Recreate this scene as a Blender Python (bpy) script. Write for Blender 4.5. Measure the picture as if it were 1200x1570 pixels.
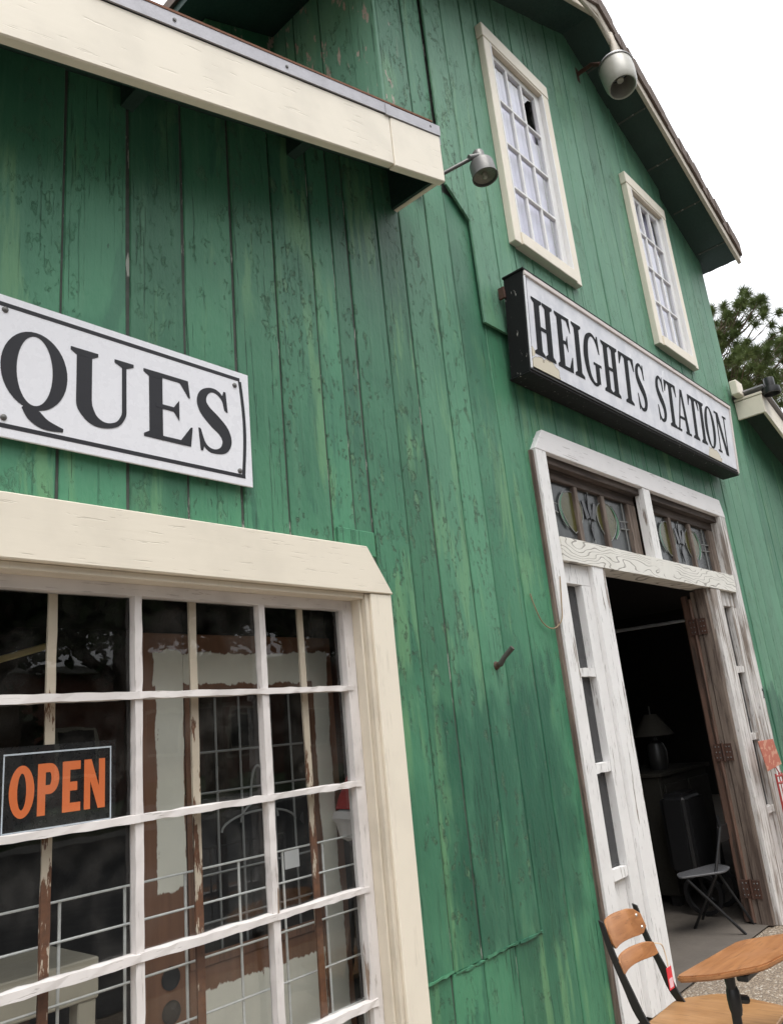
import bpy, bmesh, math, random
from mathutils import Vector, Matrix, noise as mnoise
random.seed(7)
for o in list(bpy.data.objects): bpy.data.objects.remove(o)
scene = bpy.context.scene
col = scene.collection

# ------------------------------------------------------------------ camera
cam_d = bpy.data.cameras.new('camera'); cam = bpy.data.objects.new('camera', cam_d); col.objects.link(cam)
CR = Vector((0.67469597, -0.73196771, -0.09491373)); CDN = Vector((0.14044633, 0.25355985, -0.95706961)); CF = Vector((0.72461036, 0.63240073, 0.27387798))
cam.matrix_world = Matrix(((CR.x, -CDN.x, -CF.x, 0), (CR.y, -CDN.y, -CF.y, -2), (CR.z, -CDN.z, -CF.z, 1.4), (0, 0, 0, 1)))
cam_d.sensor_fit = 'VERTICAL'; cam_d.sensor_height = 36; cam_d.lens = 1190 / 1570 * 36
cam_d.clip_start = .05; cam_d.clip_end = 1000
scene.camera = cam
# ------------------------------------------------------------------ sky, sun, exposure
SUN_EL, SUN_AZ = math.radians(68), math.radians(200)      # azimuth clockwise from +Y
w = bpy.data.worlds.new('World'); scene.world = w; w.use_nodes = True
nt = w.node_tree; nt.nodes.clear()
sky = nt.nodes.new('ShaderNodeTexSky'); sky.sky_type = 'NISHITA'; sky.sun_disc = False
sky.sun_elevation = SUN_EL; sky.sun_rotation = SUN_AZ; sky.dust_density = 6; sky.air_density = 1.5
hs = nt.nodes.new('ShaderNodeHueSaturation'); hs.inputs['Saturation'].default_value = .12
nt.links.new(sky.outputs[0], hs.inputs['Color'])
mx = nt.nodes.new('ShaderNodeMix'); mx.data_type = 'RGBA'; mx.inputs[0].default_value = .75
nt.links.new(hs.outputs[0], mx.inputs[6])
tc = nt.nodes.new('ShaderNodeTexCoord'); sx_ = nt.nodes.new('ShaderNodeSeparateXYZ'); nt.links.new(tc.outputs['Generated'], sx_.inputs[0])
mr_ = nt.nodes.new('ShaderNodeMapRange'); nt.links.new(sx_.outputs[2], mr_.inputs[0])      # standard overcast sky: zenith three times the horizon
for i_, v_ in enumerate((0, 1, .5, 1.5)): mr_.inputs[i_ + 1].default_value = v_
cl_ = nt.nodes.new('ShaderNodeMix'); cl_.data_type = 'RGBA'; cl_.blend_type = 'MULTIPLY'; cl_.inputs[0].default_value = 1
cl_.inputs[6].default_value = (12.0, 12.25, 12.7, 1); nt.links.new(mr_.outputs[0], cl_.inputs[7]); nt.links.new(cl_.outputs[2], mx.inputs[7])   # the even cloud deck
bg = nt.nodes.new('ShaderNodeBackground'); bg.inputs[1].default_value = .12
nt.links.new(mx.outputs[2], bg.inputs[0])
wo = nt.nodes.new('ShaderNodeOutputWorld'); nt.links.new(bg.outputs[0], wo.inputs[0])
sd = bpy.data.lights.new('sun', 'SUN'); sd.energy = 1.5; sd.angle = math.radians(32); sd.color = (1, .96, .9)
so = bpy.data.objects.new('sun', sd); col.objects.link(so)
sdir = Vector((math.sin(SUN_AZ) * math.cos(SUN_EL), math.cos(SUN_AZ) * math.cos(SUN_EL), math.sin(SUN_EL)))
so.rotation_euler = sdir.to_track_quat('Z', 'Y').to_euler(); so.location = (0, -10, 20)
scene.render.engine = 'CYCLES'
vs = scene.view_settings; vs.view_transform = 'Standard'; vs.look = 'None'; vs.exposure = .53; vs.gamma = 1; vs.use_curve_mapping = False

# ------------------------------------------------------------------ node helpers
class NT:
    def __init__(s, name):
        s.m = bpy.data.materials.new(name); s.m.use_nodes = True; s.t = s.m.node_tree; s.t.nodes.clear()
        s.out = s.t.nodes.new('ShaderNodeOutputMaterial')
    def n(s, typ, **kw):
        nd = s.t.nodes.new('ShaderNode' + typ)
        for k, v in kw.items(): setattr(nd, k, v)
        return nd
    def put(s, sock, v):
        if isinstance(v, bpy.types.NodeSocket): s.t.links.new(v, sock)
        elif v is not None:
            if isinstance(v, (tuple, list)) and len(v) == 3 and sock.type == 'RGBA': v = tuple(v) + (1,)
            sock.default_value = v
    def pos(s): return s.n('NewGeometry').outputs['Position']
    def obj(s): return s.n('TexCoord').outputs['Object']
    def rnd(s): return s.n('ObjectInfo').outputs['Random']
    def math(s, op, a, b=None, c=None, clamp=False):
        d = s.n('Math', operation=op, use_clamp=clamp); s.put(d.inputs[0], a)
        if b is not None: s.put(d.inputs[1], b)
        if c is not None: s.put(d.inputs[2], c)
        return d.outputs[0]
    def vscale(s, v, sc, off=None):
        d = s.n('VectorMath', operation='MULTIPLY'); s.put(d.inputs[0], v); d.inputs[1].default_value = sc
        r = d.outputs[0]
        if off is not None:
            a = s.n('VectorMath', operation='ADD'); s.put(a.inputs[0], r); s.put(a.inputs[1], off); r = a.outputs[0]
        return r
    def noise(s, v, scale=1, detail=4, rough=.55, dist=0):
        d = s.n('TexNoise'); s.put(d.inputs['Vector'], v); d.inputs['Scale'].default_value = scale; d.inputs['Detail'].default_value = detail
        d.inputs['Roughness'].default_value = rough; d.inputs['Distortion'].default_value = dist
        return d.outputs[0]
    def mapr(s, v, a, b, c=0., d=1., smooth=True):
        m = s.n('MapRange'); m.clamp = True
        if smooth: m.interpolation_type = 'SMOOTHSTEP'
        s.put(m.inputs[0], v)
        for i, x in enumerate((a, b, c, d)): m.inputs[i + 1].default_value = x
        return m.outputs[0]
    def mix(s, f, a, b, blend='MIX'):
        m = s.n('Mix', data_type='RGBA', blend_type=blend); s.put(m.inputs[0], f); s.put(m.inputs[6], a); s.put(m.inputs[7], b); return m.outputs[2]
    def bump(s, h, strength=.5, dist=.005, nrm=None):
        b = s.n('Bump'); s.put(b.inputs['Height'], h); b.inputs['Strength'].default_value = strength; b.inputs['Distance'].default_value = dist
        if nrm: s.put(b.inputs['Normal'], nrm)
        return b.outputs[0]
    def finish(s, colr, rough=.6, metal=0., normal=None, spec=.5):
        p = s.n('BsdfPrincipled'); s.put(p.inputs['Base Color'], colr); s.put(p.inputs['Roughness'], rough); s.put(p.inputs['Metallic'], metal)
        p.inputs['Specular IOR Level'].default_value = spec
        if normal: s.put(p.inputs['Normal'], normal)
        s.t.links.new(p.outputs[0], s.out.inputs[0]); return s.m

def plain(name, c, rough=.6, metal=0., var=.15, scale=8, bump=.2, spec=.5):
    n = NT(name); v = n.obj(); f = n.noise(v, scale, 5)
    g = n.noise(v, scale * 9, 4)
    dark = tuple(x * (1 - var) for x in c); lite = tuple(min(1, x * (1 + var)) for x in c)
    return n.finish(n.mix(f, dark, lite), n.mapr(g, .2, .8, rough - .1, rough + .1), metal, n.bump(g, bump, .002), spec)

def weathered(name, paint, under, cover=.5, grain='z', crack=.4, dirt=.25, rough=.6, gscale=1., soft=.04, rot=0.):
    """old paint over wood: grain-stretched flaking, hair cracks, dirt"""
    n = NT(name); P = n.pos(); r = n.math('MULTIPLY', n.rnd(), 50.)
    if rot:
        vr = n.n('VectorRotate', rotation_type='Y_AXIS'); n.put(vr.inputs['Vector'], P); vr.inputs['Angle'].default_value = rot; P = vr.outputs[0]
    st = {'z': (22, 22, 1.7), 'x': (1.7, 22, 22), 'y': (22, 1.7, 22)}[grain]
    st = tuple(a * gscale for a in st)
    off = n.n('CombineXYZ'); n.put(off.inputs[0], r); n.put(off.inputs[2], r)
    v = n.vscale(P, st, off.outputs[0])
    f1 = n.noise(v, 1, 8, .62, .3)
    low = n.noise(n.vscale(P, (1.7, 1.7, 1.7), off.outputs[0]), 1, 3)
    fl = n.math('ADD', f1, n.math('MULTIPLY', n.math('SUBTRACT', low, .5), .45))
    mask = n.mapr(fl, cover - soft, cover + soft)          # 1 = bare
    cr = n.noise(n.vscale(P, tuple(a * 4.5 for a in st), off.outputs[0]), 1, 3, .6, .2)
    cm = n.mapr(cr, .62, .68)
    cm2 = n.math('MULTIPLY', cm, crack)
    d = n.noise(n.vscale(P, (5, 5, 5), off.outputs[0]), 1, 6)
    pcol = n.mix(n.math('MULTIPLY', n.mapr(d, .4, .75), dirt), paint, tuple(x * .55 for x in paint))
    ucol = n.mix(n.noise(v, 3, 6), tuple(x * .5 for x in under), tuple(min(1, x * 1.5) for x in under))
    c = n.mix(mask, pcol, ucol)
    c = n.mix(cm2, c, tuple(x * .4 for x in under))
    h = n.math('ADD', n.math('MULTIPLY', mask, -.6), n.math('ADD', n.math('MULTIPLY', cm, -.5), n.math('MULTIPLY', f1, .5)))
    return n.finish(c, n.mapr(mask, 0, 1, rough, .85), 0, n.bump(h, .55, .0025))

def green_wall():
    n = NT('green_wall_paint'); P = n.pos(); r = n.rnd(); r50 = n.math('MULTIPLY', r, 60.)
    sp = n.n('SeparateXYZ'); n.put(sp.inputs[0], P); X, Y, Z = sp.outputs
    off = n.n('CombineXYZ'); n.put(off.inputs[0], r50); n.put(off.inputs[2], r50); off = off.outputs[0]
    fade = n.n('Attribute', attribute_type='OBJECT', attribute_name='fade').outputs['Fac']
    flake_amt = n.n('Attribute', attribute_type='OBJECT', attribute_name='flake').outputs['Fac']
    low = n.noise(P, 1.3, 4)
    base = n.mix(n.mapr(low, .35, .65), (.028, .132, .073), (.058, .208, .114))
    base = n.mix(n.math('MULTIPLY', n.math('SUBTRACT', r, .2), .4, clamp=True), base, (.06, .21, .105))
    tone = n.math('ADD', .84, n.math('MULTIPLY', n.math('FRACT', n.math('MULTIPLY', r, 7.31)), .42))
    tn = n.n('CombineXYZ'); n.put(tn.inputs[0], tone); n.put(tn.inputs[1], tone); n.put(tn.inputs[2], tone)
    base = n.mix(1., base, tn.outputs[0], 'MULTIPLY')
    # long faded streaks, yellowish where the top coat has worn thin
    st = n.noise(n.vscale(P, (7, 7, .8), off), 1, 8, .62, .4)
    stm = n.math('MULTIPLY', n.mapr(st, .52, .60), n.mapr(n.noise(n.vscale(P, (1.5, 1.5, 1.1), off), 1, 3), .44, .56))
    c = n.mix(n.math('MULTIPLY', stm, .6), base, (.16, .335, .155))
    st2 = n.noise(n.vscale(P, (34, 34, 1.6), off), 1, 6, .6, .2)
    c = n.mix(n.math('MULTIPLY', n.mapr(st2, .5, .75), .45), c, (.105, .265, .155))
    dk = n.math('MULTIPLY', n.mapr(n.noise(n.vscale(P, (8, 8, 1.3), off), 1, 7, .6, .6), .55, .62), n.mapr(n.noise(n.vscale(P, (.9, .9, .7), off), 1, 3), .42, .6))
    c = n.mix(n.math('MULTIPLY', dk, .6), c, (.018, .098, .062))
    # chalky bleaching of the high siding
    chalk = n.math('MULTIPLY', n.mapr(n.noise(n.vscale(P, (6, 6, .8), off), 1, 5), .2, .75, .45, 1.), fade, clamp=True)
    c = n.mix(chalk, c, (.15, .31, .21))
    # newer, darker touch-up coat with brushed ragged edge beside the door
    wob = n.noise(n.vscale(P, (14, 14, 2.2), off), 1, 4)
    wob2 = n.noise(P, 2.3, 5)
    zz = n.math('ADD', Z, n.math('ADD', n.math('MULTIPLY', n.math('SUBTRACT', wob, .5), .55), n.math('MULTIPLY', n.math('SUBTRACT', wob2, .5), .7)))
    xx = n.math('ADD', X, n.math('MULTIPLY', n.math('SUBTRACT', wob2, .5), .55))
    mz = n.math('MULTIPLY', n.mapr(zz, .42, .68), n.mapr(zz, 1.68, 1.52))
    mxx = n.math('MULTIPLY', n.mapr(xx, 2.36, 2.54), n.mapr(xx, 3.4, 3.28))
    touch = n.math('MULTIPLY', mz, mxx)
    topz = n.math('MULTIPLY', n.mapr(X, 6.3, 6.35), n.mapr(zz, 1.5, 1.45))
    touch = n.math('MAXIMUM', touch, topz)
    touch = n.math('MULTIPLY', touch, n.mapr(n.noise(n.vscale(P, (9, 9, 2), off), 1, 7, .65, .4), .3, .55, .35, 1.))
    c = n.mix(n.math('MULTIPLY', touch, .7), c, (.012, .080, .050))
    # flaking: curled chips
    fa = n.noise(n.vscale(P, (36, 36, 16), off), 1, 10, .72, .25); fb_ = n.noise(n.vscale(P, (17, 17, 7.5), off), 1, 10, .72, .25)
    sel = n.mapr(n.noise(n.vscale(P, (1.9, 1.9, 1.3), off), 1, 2), .45, .55)
    fv = n.math('ADD', n.math('MULTIPLY', fa, n.math('SUBTRACT', 1., sel)), n.math('MULTIPLY', fb_, sel))
    clus = n.mapr(n.noise(n.vscale(P, (3.4, 3.4, 1.9), off), 1, 6, .65), .45, .55)
    fmask = n.math('MULTIPLY', n.mapr(fv, .56, .58), clus)
    fmask = n.math('MULTIPLY', fmask, flake_amt)
    rim = n.math('MULTIPLY', n.math('MULTIPLY', n.mapr(fv, .545, .575), n.mapr(fv, .605, .58)), flake_amt)
    rim = n.math('MULTIPLY', n.math('MULTIPLY', rim, clus), n.mapr(n.noise(n.vscale(P, (70, 70, 40), off), 1, 2), .40, .55))
    c = n.mix(n.math('MULTIPLY', fmask, .6), c, (.145, .285, .15))
    c = n.mix(n.math('MULTIPLY', rim, .36), c, (.010, .04, .024))
    # bare primer and wood high on the corner
    bv = n.noise(n.vscale(P, (17, 17, 5), off), 1, 6, .6, .4)
    reg = n.math('MULTIPLY', n.mapr(X, 2.75, 2.6), n.mapr(Z, 4.2, 4.4))
    bare = n.math('MULTIPLY', n.mapr(bv, .6, .62), reg)
    bare = n.math('MAXIMUM', bare, n.mapr(n.noise(n.vscale(P, (24, 24, 4), off), 1, 4), .775, .785))
    c = n.mix(bare, c, n.mix(n.noise(P, 60, 3), (.33, .25, .19), (.5, .44, .38)))
    # hair cracks along the grain and dark pock marks
    cr = n.noise(n.vscale(P, (85, 85, 2.4), off), 1, 5, .62, .35)
    cm = n.math('MULTIPLY', n.mapr(cr, .60, .66), n.mapr(n.noise(n.vscale(P, (3, 3, .9), off), 1, 3), .38, .58))
    c = n.mix(n.math('MULTIPLY', cm, .45), c, (.008, .028, .018))
    pk = n.noise(n.vscale(P, (38, 38, 20), off), 1, 4, .6)
    c = n.mix(n.math('MULTIPLY', n.mapr(pk, .70, .73), .6), c, (.01, .035, .02))
    h = n.math('ADD', n.math('MULTIPLY', fmask, -1.3), n.math('MULTIPLY', cm, -.8))
    h = n.math('ADD', h, n.math('MULTIPLY', rim, -.7))
    h = n.math('ADD', h, n.math('MULTIPLY', st2, .45))
    h = n.math('ADD', h, n.math('MULTIPLY', n.noise(n.vscale(P, (60, 60, 25), off), 1, 5), .45))
    rough = n.math('SUBTRACT', n.math('ADD', .5, n.math('MULTIPLY', chalk, .15)), n.math('MULTIPLY', touch, .1))
    return n.finish(c, rough, 0, n.bump(h, .9, .006), .4)

def glass_mat(name, tint=(.93, .95, .95), rough=.0, dirt=.06, ior=1.5):
    n = NT(name); P = n.pos()
    bw = n.bump(n.noise(P, 5, 2), .05, .01); ge = n.n('NewGeometry')
    dt = n.n('VectorMath', operation='DOT_PRODUCT'); n.put(dt.inputs[0], ge.outputs['Normal']); n.put(dt.inputs[1], ge.outputs['Incoming'])
    sch = n.math('ADD', .04, n.math('MULTIPLY', .96, n.math('POWER', n.math('SUBTRACT', 1., n.math('ABSOLUTE', dt.outputs['Value']), clamp=True), 5.)))   # Schlick, same from both faces
    g = n.n('BsdfGlossy'); g.inputs['Roughness'].default_value = rough; n.put(g.inputs['Normal'], bw)
    t = n.n('BsdfTransparent'); t.inputs[0].default_value = tint + (1,)
    m = n.n('MixShader'); n.put(m.inputs[0], n.math('MULTIPLY', sch, 1.7, clamp=True)); n.put(m.inputs[1], t.outputs[0]); n.put(m.inputs[2], g.outputs[0])
    d = n.n('BsdfDiffuse'); d.inputs[0].default_value = (.5, .48, .44, 1)
    m2 = n.n('MixShader'); n.put(m2.inputs[0], n.math('MULTIPLY', n.mapr(n.noise(P, 9, 6), .4, .8), dirt)); n.put(m2.inputs[1], m.outputs[0]); n.put(m2.inputs[2], d.outputs[0])
    n.t.links.new(m2.outputs[0], n.out.inputs[0]); return n.m

def rusty(name, paint=(.52, .47, .38), cover=.5, zramp=None, r0=(.10, .035, .013), r1=(.30, .12, .05)):
    n = NT(name); P = n.pos(); v = n.noise(n.vscale(P, (45, 45, 9)), 1, 8, .65)
    if zramp:
        sp = n.n('SeparateXYZ'); n.put(sp.inputs[0], P)
        v = n.math('ADD', v, n.mapr(sp.outputs[2], zramp[0], zramp[1], .22, -.22, False))
    c = n.mix(n.noise(P, 60, 5), r0, r1)
    m = n.mapr(v, cover - .02, cover + .02)
    return n.finish(n.mix(m, paint, c), .75, 0, n.bump(n.math('MULTIPLY', m, -1.), .4, .001))

def gravel_mat():
    n = NT('exposed_aggregate'); P = n.pos()
    vo = n.n('TexVoronoi'); n.put(vo.inputs['Vector'], P); vo.inputs['Scale'].default_value = 95
    vo2 = n.n('TexVoronoi'); n.put(vo2.inputs['Vector'], P); vo2.inputs['Scale'].default_value = 190
    sx = n.n('SeparateColor'); n.put(sx.inputs[0], vo.outputs['Color'])
    c = n.mix(sx.outputs[0], (.22, .165, .115), (.40, .32, .235))
    c = n.mix(n.mapr(sx.outputs[1], .82, .9), c, (.58, .52, .44))
    c = n.mix(n.mapr(vo.outputs['Distance'], .45, .75), c, (.15, .115, .085))
    c = n.mix(n.math('MULTIPLY', n.mapr(n.noise(P, 1.3, 5), .4, .7), .4), c, (.2, .165, .13))
    h = n.math('ADD', n.mapr(vo.outputs['Distance'], 0, .7, 1, 0), n.math('MULTIPLY', n.mapr(vo2.outputs['Distance'], 0, .7, 1, 0), .4))
    return n.finish(c, .75, 0, n.bump(h, .8, .006))

def wood_mat(name, a, b, axis='x', rough=.4, sc=1.):
    n = NT(name); v = n.obj(); st = {'x': (2, 30, 30), 'z': (30, 30, 2), 'y': (30, 2, 30)}[axis]
    f = n.noise(n.vscale(v, tuple(x * sc for x in st)), 1, 7, .6, 1.2)
    g = n.noise(n.vscale(v, tuple(x * sc * 5 for x in st)), 1, 3, .5)
    k = n.noise(v, 7, 3)
    c = n.mix(n.mapr(f, .3, .7), a, b); c = n.mix(n.math('MULTIPLY', n.mapr(g, .58, .7), .5), c, tuple(x * .45 for x in a))
    c = n.mix(n.math('MULTIPLY', n.mapr(k, .5, .75), .3), c, tuple(x * .5 for x in b))
    return n.finish(c, n.mapr(k, .3, .7, rough - .08, rough + .14), 0, n.bump(f, .15, .001))

def sign_face():
    n = NT('old_sign_face'); P = n.pos(); v = n.noise(P, 9, 7, .6)
    sp = n.n('SeparateXYZ'); n.put(sp.inputs[0], P)
    c = n.mix(n.mapr(v, .35, .7), (.74, .74, .78), (.60, .61, .66))
    # two lost flakes of film at the lower edge and scuffs near the upper edge
    wv = n.noise(P, 14, 5); tot = None
    for (x, z, rx, rz) in ((3.47, 3.185, .16, .075), (5.93, 3.205, .13, .06), (3.36, 3.27, .03, .03)):
        dx = n.math('DIVIDE', n.math('SUBTRACT', sp.outputs[0], x), rx); dz = n.math('DIVIDE', n.math('SUBTRACT', sp.outputs[2], z), rz)
        d = n.math('ADD', n.math('MULTIPLY', dx, dx), n.math('MULTIPLY', dz, dz))
        d = n.math('ADD', d, n.math('MULTIPLY', n.math('SUBTRACT', wv, .5), 2.6))
        tot = d if tot is None else n.math('MINIMUM', tot, d)
    c = n.mix(n.mapr(tot, 1.12, 1.02), c, (.30, .24, .15)); c = n.mix(n.mapr(tot, 1.0, .95), c, (.62, .56, .43))
    sc = n.math('MULTIPLY', n.mapr(n.noise(n.vscale(P, (6, 6, 14)), 1, 7, .65, .6), .56, .66), n.mapr(sp.outputs[2], 3.42, 3.7))
    c = n.mix(n.math('MULTIPLY', sc, .75), c, (.9, .9, .93))
    return n.finish(c, .42, 0, n.bump(n.math('MULTIPLY', n.mapr(tot, 1.05, .98), -1.), .6, .002))

def two_tone(name, a, b, fields):
    """stripped timber with ragged fields of pale paint left on it; fields are x0, x1, z0, z1"""
    n = NT(name); P = n.pos(); sp = n.n('SeparateXYZ'); n.put(sp.inputs[0], P)
    v = n.noise(n.vscale(P, (26, 26, 9)), 1, 8, .68); v2 = n.noise(n.vscale(P, (5, 5, 2.5)), 1, 5)
    w_ = n.math('ADD', n.math('MULTIPLY', n.math('SUBTRACT', v, .5), .06), n.math('MULTIPLY', n.math('SUBTRACT', v2, .5), .05))
    x = n.math('ADD', sp.outputs[0], n.math('MULTIPLY', w_, .6)); z = n.math('ADD', sp.outputs[2], n.math('MULTIPLY', w_, .8)); tot = None
    for (x0, x1, z0, z1) in fields:
        m = n.math('MULTIPLY', n.math('MULTIPLY', n.mapr(x, x0, x0 + .004), n.mapr(x, x1, x1 - .004)), n.math('MULTIPLY', n.mapr(z, z0, z0 + .006), n.mapr(z, z1, z1 - .006)))
        tot = m if tot is None else n.math('MAXIMUM', tot, m)
    m = n.math('MULTIPLY', tot, n.mapr(n.noise(n.vscale(P, (16, 16, 6)), 1, 7, .7), .70, .67))
    ca = n.mix(n.noise(P, 8, 6), tuple(q * .75 for q in a), a); cb = n.mix(n.noise(n.vscale(P, (40, 40, 3)), 1, 6), tuple(q * .6 for q in b), tuple(q * 1.3 for q in b))
    return n.finish(n.mix(m, cb, ca), .6, 0, n.bump(m, .4, .002))

M = {}
M['green'] = green_wall()
def groove():
    n = NT('groove_grime'); P = n.pos(); f = n.noise(n.vscale(P, (40, 40, 6)), 1, 5, .6)
    c = n.mix(n.noise(P, 25, 5), (.03, .036, .032), (.115, .125, .108)); c = n.mix(n.mapr(f, .6, .63), c, (.38, .38, .34)); return n.finish(c, .9)
M['groove'] = groove()
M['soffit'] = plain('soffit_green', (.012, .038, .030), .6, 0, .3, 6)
M['beige'] = weathered('beige_trim_paint', (.80, .73, .61), (.35, .27, .2), .76, 'x', .12, .18, .5, 1, .02)
M['fascia'] = weathered('fascia_cream_paint', (.80, .73, .61), (.35, .27, .2), .79, 'x', .06, .22, .5, .7, .02, math.atan(.302))
M['beige_v'] = weathered('beige_post_paint', (.80, .73, .61), (.35, .27, .2), .78, 'z', .10, .14, .5, 1, .02)
M['jamb'] = weathered('jamb_cream_paint', (.66, .59, .48), (.3, .24, .18), .75, 'z', .2, .35, .55, 1, .03)
M['sash'] = weathered('sash_white_paint', (.70, .66, .64), (.26, .19, .14), .66, 'z', .35, .45, .55, 1.6, .02)
M['sash_x'] = weathered('sash_bar_paint', (.72, .68, .66), (.26, .19, .14), .68, 'x', .3, .4, .55, 1.6, .02)
M['upwhite'] = weathered('upper_sash_paint', (.78, .77, .76), (.4, .36, .32), .8, 'z', .1, .15, .5)
M['dwhite'] = weathered('door_white_paint', (.78, .77, .76), (.27, .23, .20), .67, 'z', .55, .18, .65, 1.2, .03)
M['dwhite2'] = weathered('worn_white_paint', (.66, .64, .62), (.25, .21, .18), .54, 'z', .85, .3, .7, 1.3, .09)
M['dwhite_x'] = weathered('head_white_paint', (.77, .75, .75), (.24, .19, .15), .69, 'x', .4, .12, .65, .8, .025)
def grainbar():
    n = NT('raised_grain_paint'); P = n.pos(); wq = n.noise(n.vscale(P, (2.2, 2, 7)), 1, 2)
    cq = n.n('CombineXYZ'); n.put(cq.inputs[2], n.math('MULTIPLY', wq, 2.2)); v = n.vscale(P, (.5, 3, 9), cq.outputs[0])
    wv = n.n('TexWave', wave_type='BANDS', bands_direction='Z'); n.put(wv.inputs['Vector'], v); wv.inputs['Scale'].default_value = 1.5; wv.inputs['Distortion'].default_value = 2.2; wv.inputs['Detail'].default_value = 2.5; wv.inputs['Detail Scale'].default_value = 1.1
    ln = n.math('MULTIPLY', n.mapr(wv.outputs['Fac'], .88, .98), n.mapr(n.noise(n.vscale(P, (4, 4, 9)), 1, 4), .36, .5))
    c = n.mix(n.noise(P, 10, 5), (.66, .64, .58), (.80, .78, .73)); c = n.mix(n.math('MULTIPLY', ln, .6), c, (.12, .10, .085))
    return n.finish(c, .65, 0, n.bump(n.math('MULTIPLY', ln, -1.), .6, .003))
M['grainbar'] = grainbar()
M['brown'] = weathered('bare_weathered_wood', (.20, .155, .125), (.085, .06, .048), .5, 'z', .8, .5, .75, 1.2, .12)
M['brown_x'] = weathered('bare_sash_wood', (.10, .072, .058), (.04, .028, .023), .5, 'x', .8, .5, .75, 1.2, .12)
M['redbrown'] = weathered('stained_door_edge', (.16, .09, .065), (.06, .04, .03), .55, 'z', .6, .5, .5, 1.2, .1)
M['glass'] = glass_mat('window_glass')
def leaded(name, c, k):
    n = NT(name); P = n.pos(); f = n.noise(P, 24, 5)
    p = n.n('BsdfPrincipled'); n.put(p.inputs['Base Color'], n.mix(f, tuple(x * .6 for x in c), tuple(x * 1.3 for x in c))); p.inputs['Roughness'].default_value = .22
    n.put(p.inputs['Normal'], n.bump(n.noise(P, 70, 3), .3, .002))
    t = n.n('BsdfTransparent'); t.inputs[0].default_value = tuple(min(1, x * 3) for x in c) + (1,)
    m = n.n('MixShader'); m.inputs[0].default_value = k; n.put(m.inputs[1], t.outputs[0]); n.put(m.inputs[2], p.outputs[0]); n.t.links.new(m.outputs[0], n.out.inputs[0]); return n.m
M['leadglass'] = leaded('textured_leaded_glass', (.10, .107, .11), .8)
M['sideglass'] = leaded('dusty_sidelight_glass', (.075, .075, .078), .75)
M['greenglass'] = leaded('green_leaded_glass', (.03, .15, .065), .9)
M['oliveglass'] = leaded('olive_leaded_glass', (.085, .08, .025), .9)
M['blackglass'] = plain('black_leaded_glass', (.012, .012, .013), .2)
M['lead'] = plain('lead_came', (.22, .225, .22), .55, .2)
M['black'] = plain('black_paint', (.012, .012, .013), .5)
def black_box():
    n = NT('chipped_black_box'); P = n.pos(); v = n.noise(n.vscale(P, (40, 40, 14)), 1, 7, .65, .5)
    c = n.mix(n.mapr(v, .65, .67), (.010, .010, .011), (.4, .38, .36)); return n.finish(c, .6, 0, n.bump(v, .5, .003), .2)
M['blackbox'] = black_box()
M['signface'] = sign_face()
M['signtrim'] = weathered('sign_trim', (.72, .65, .62), (.3, .2, .17), .68, 'x', .3, .3, .6)
M['signwhite'] = plain('enamel_white', (.80, .80, .84), .28, 0, .012, 3, .03)
M['ink'] = plain('sign_ink', (.028, .028, .033), .5, 0, .15, 12, .1, .25)
M['oldink'] = plain('worn_sign_ink', (.006, .007, .009), .6, 0, .3, 30, .2, .12)
M['orange'] = plain('orange_print', (.78, .19, .06), .4, 0, .08, 9, .05)
M['openblack'] = plain('open_sign_black', (.013, .013, .014), .3, 0, .2, 8, .05)
M['openline'] = plain('open_sign_line', (.62, .66, .72), .4)
M['steel'] = plain('grey_lamp_metal', (.14, .135, .13), .45, .35, .2, 14)
M['galv'] = plain('galvanised_strip', (.36, .35, .37), .5, .4, .25, 18)
M['rustedge'] = plain('rust_edge', (.17, .065, .03), .85, 0, .5, 40)
M['rustbar'] = rusty('rusted_bar', (.60, .50, .39), .54, (.65, 1.95), (.06, .022, .01), (.24, .095, .04))
M['hinge'] = rusty('rusty_hinge', (.06, .035, .028), .45, None, (.035, .017, .012), (.10, .042, .025))
M['hook'] = rusty('rusty_pipe', (.07, .065, .06), .55, None, (.03, .018, .012), (.10, .05, .03))
M['concrete'] = plain('worn_concrete_floor', (.105, .09, .076), .85, 0, .4, 5, .6)
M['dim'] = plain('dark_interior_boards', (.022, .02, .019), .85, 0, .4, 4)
M['gravel'] = gravel_mat()
M['asphalt'] = plain('asphalt', (.055, .055, .056), .85, 0, .25, 30, .6)
M['kerb'] = plain('kerb_concrete', (.38, .37, .35), .8, 0, .2, 12)
M['grass'] = plain('lawn_grass', (.055, .09, .03), .9, 0, .4, 25, .8)
M['shingle'] = plain('brown_shingle', (.135, .10, .082), .9, 0, .5, 30, .8)
M['rtrim'] = plain('rake_trim', (.50, .44, .36), .6, 0, .2, 20)
M['curtain'] = plain('lilac_white_curtain', (.60, .57, .72), .8, 0, .05, 7, .2)
M['lens'] = plain('yard_light_lens', (.36, .345, .30), .35, 0, .12, 20, .1)
M['lensdark'] = plain('lamp_glass_dim', (.16, .16, .13), .25, 0, .3, 30)
M['oak'] = wood_mat('varnished_plywood', (.29, .12, .045), (.39, .175, .068), 'x', .4)
M['oakseat'] = wood_mat('worn_seat_wood', (.28, .14, .055), (.39, .21, .09), 'y', .42)
M['castiron'] = plain('black_enamelled_iron', (.013, .013, .014), .4, 0, .2, 20)
M['rivet'] = plain('rivet_steel', (.6, .58, .55), .3, .9)
M['redtag'] = plain('red_tag', (.75, .03, .05), .4, 0, .05)
M['tagpaper'] = plain('tag_paper', (.82, .55, .6), .6)
M['string'] = plain('pale_string', (.7, .55, .4), .8)
M['twine'] = plain('old_twine', (.3, .22, .14), .9)
M['redwire'] = plain('red_wire', (.35, .045, .04), .5)
M['plaque'] = None
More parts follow.
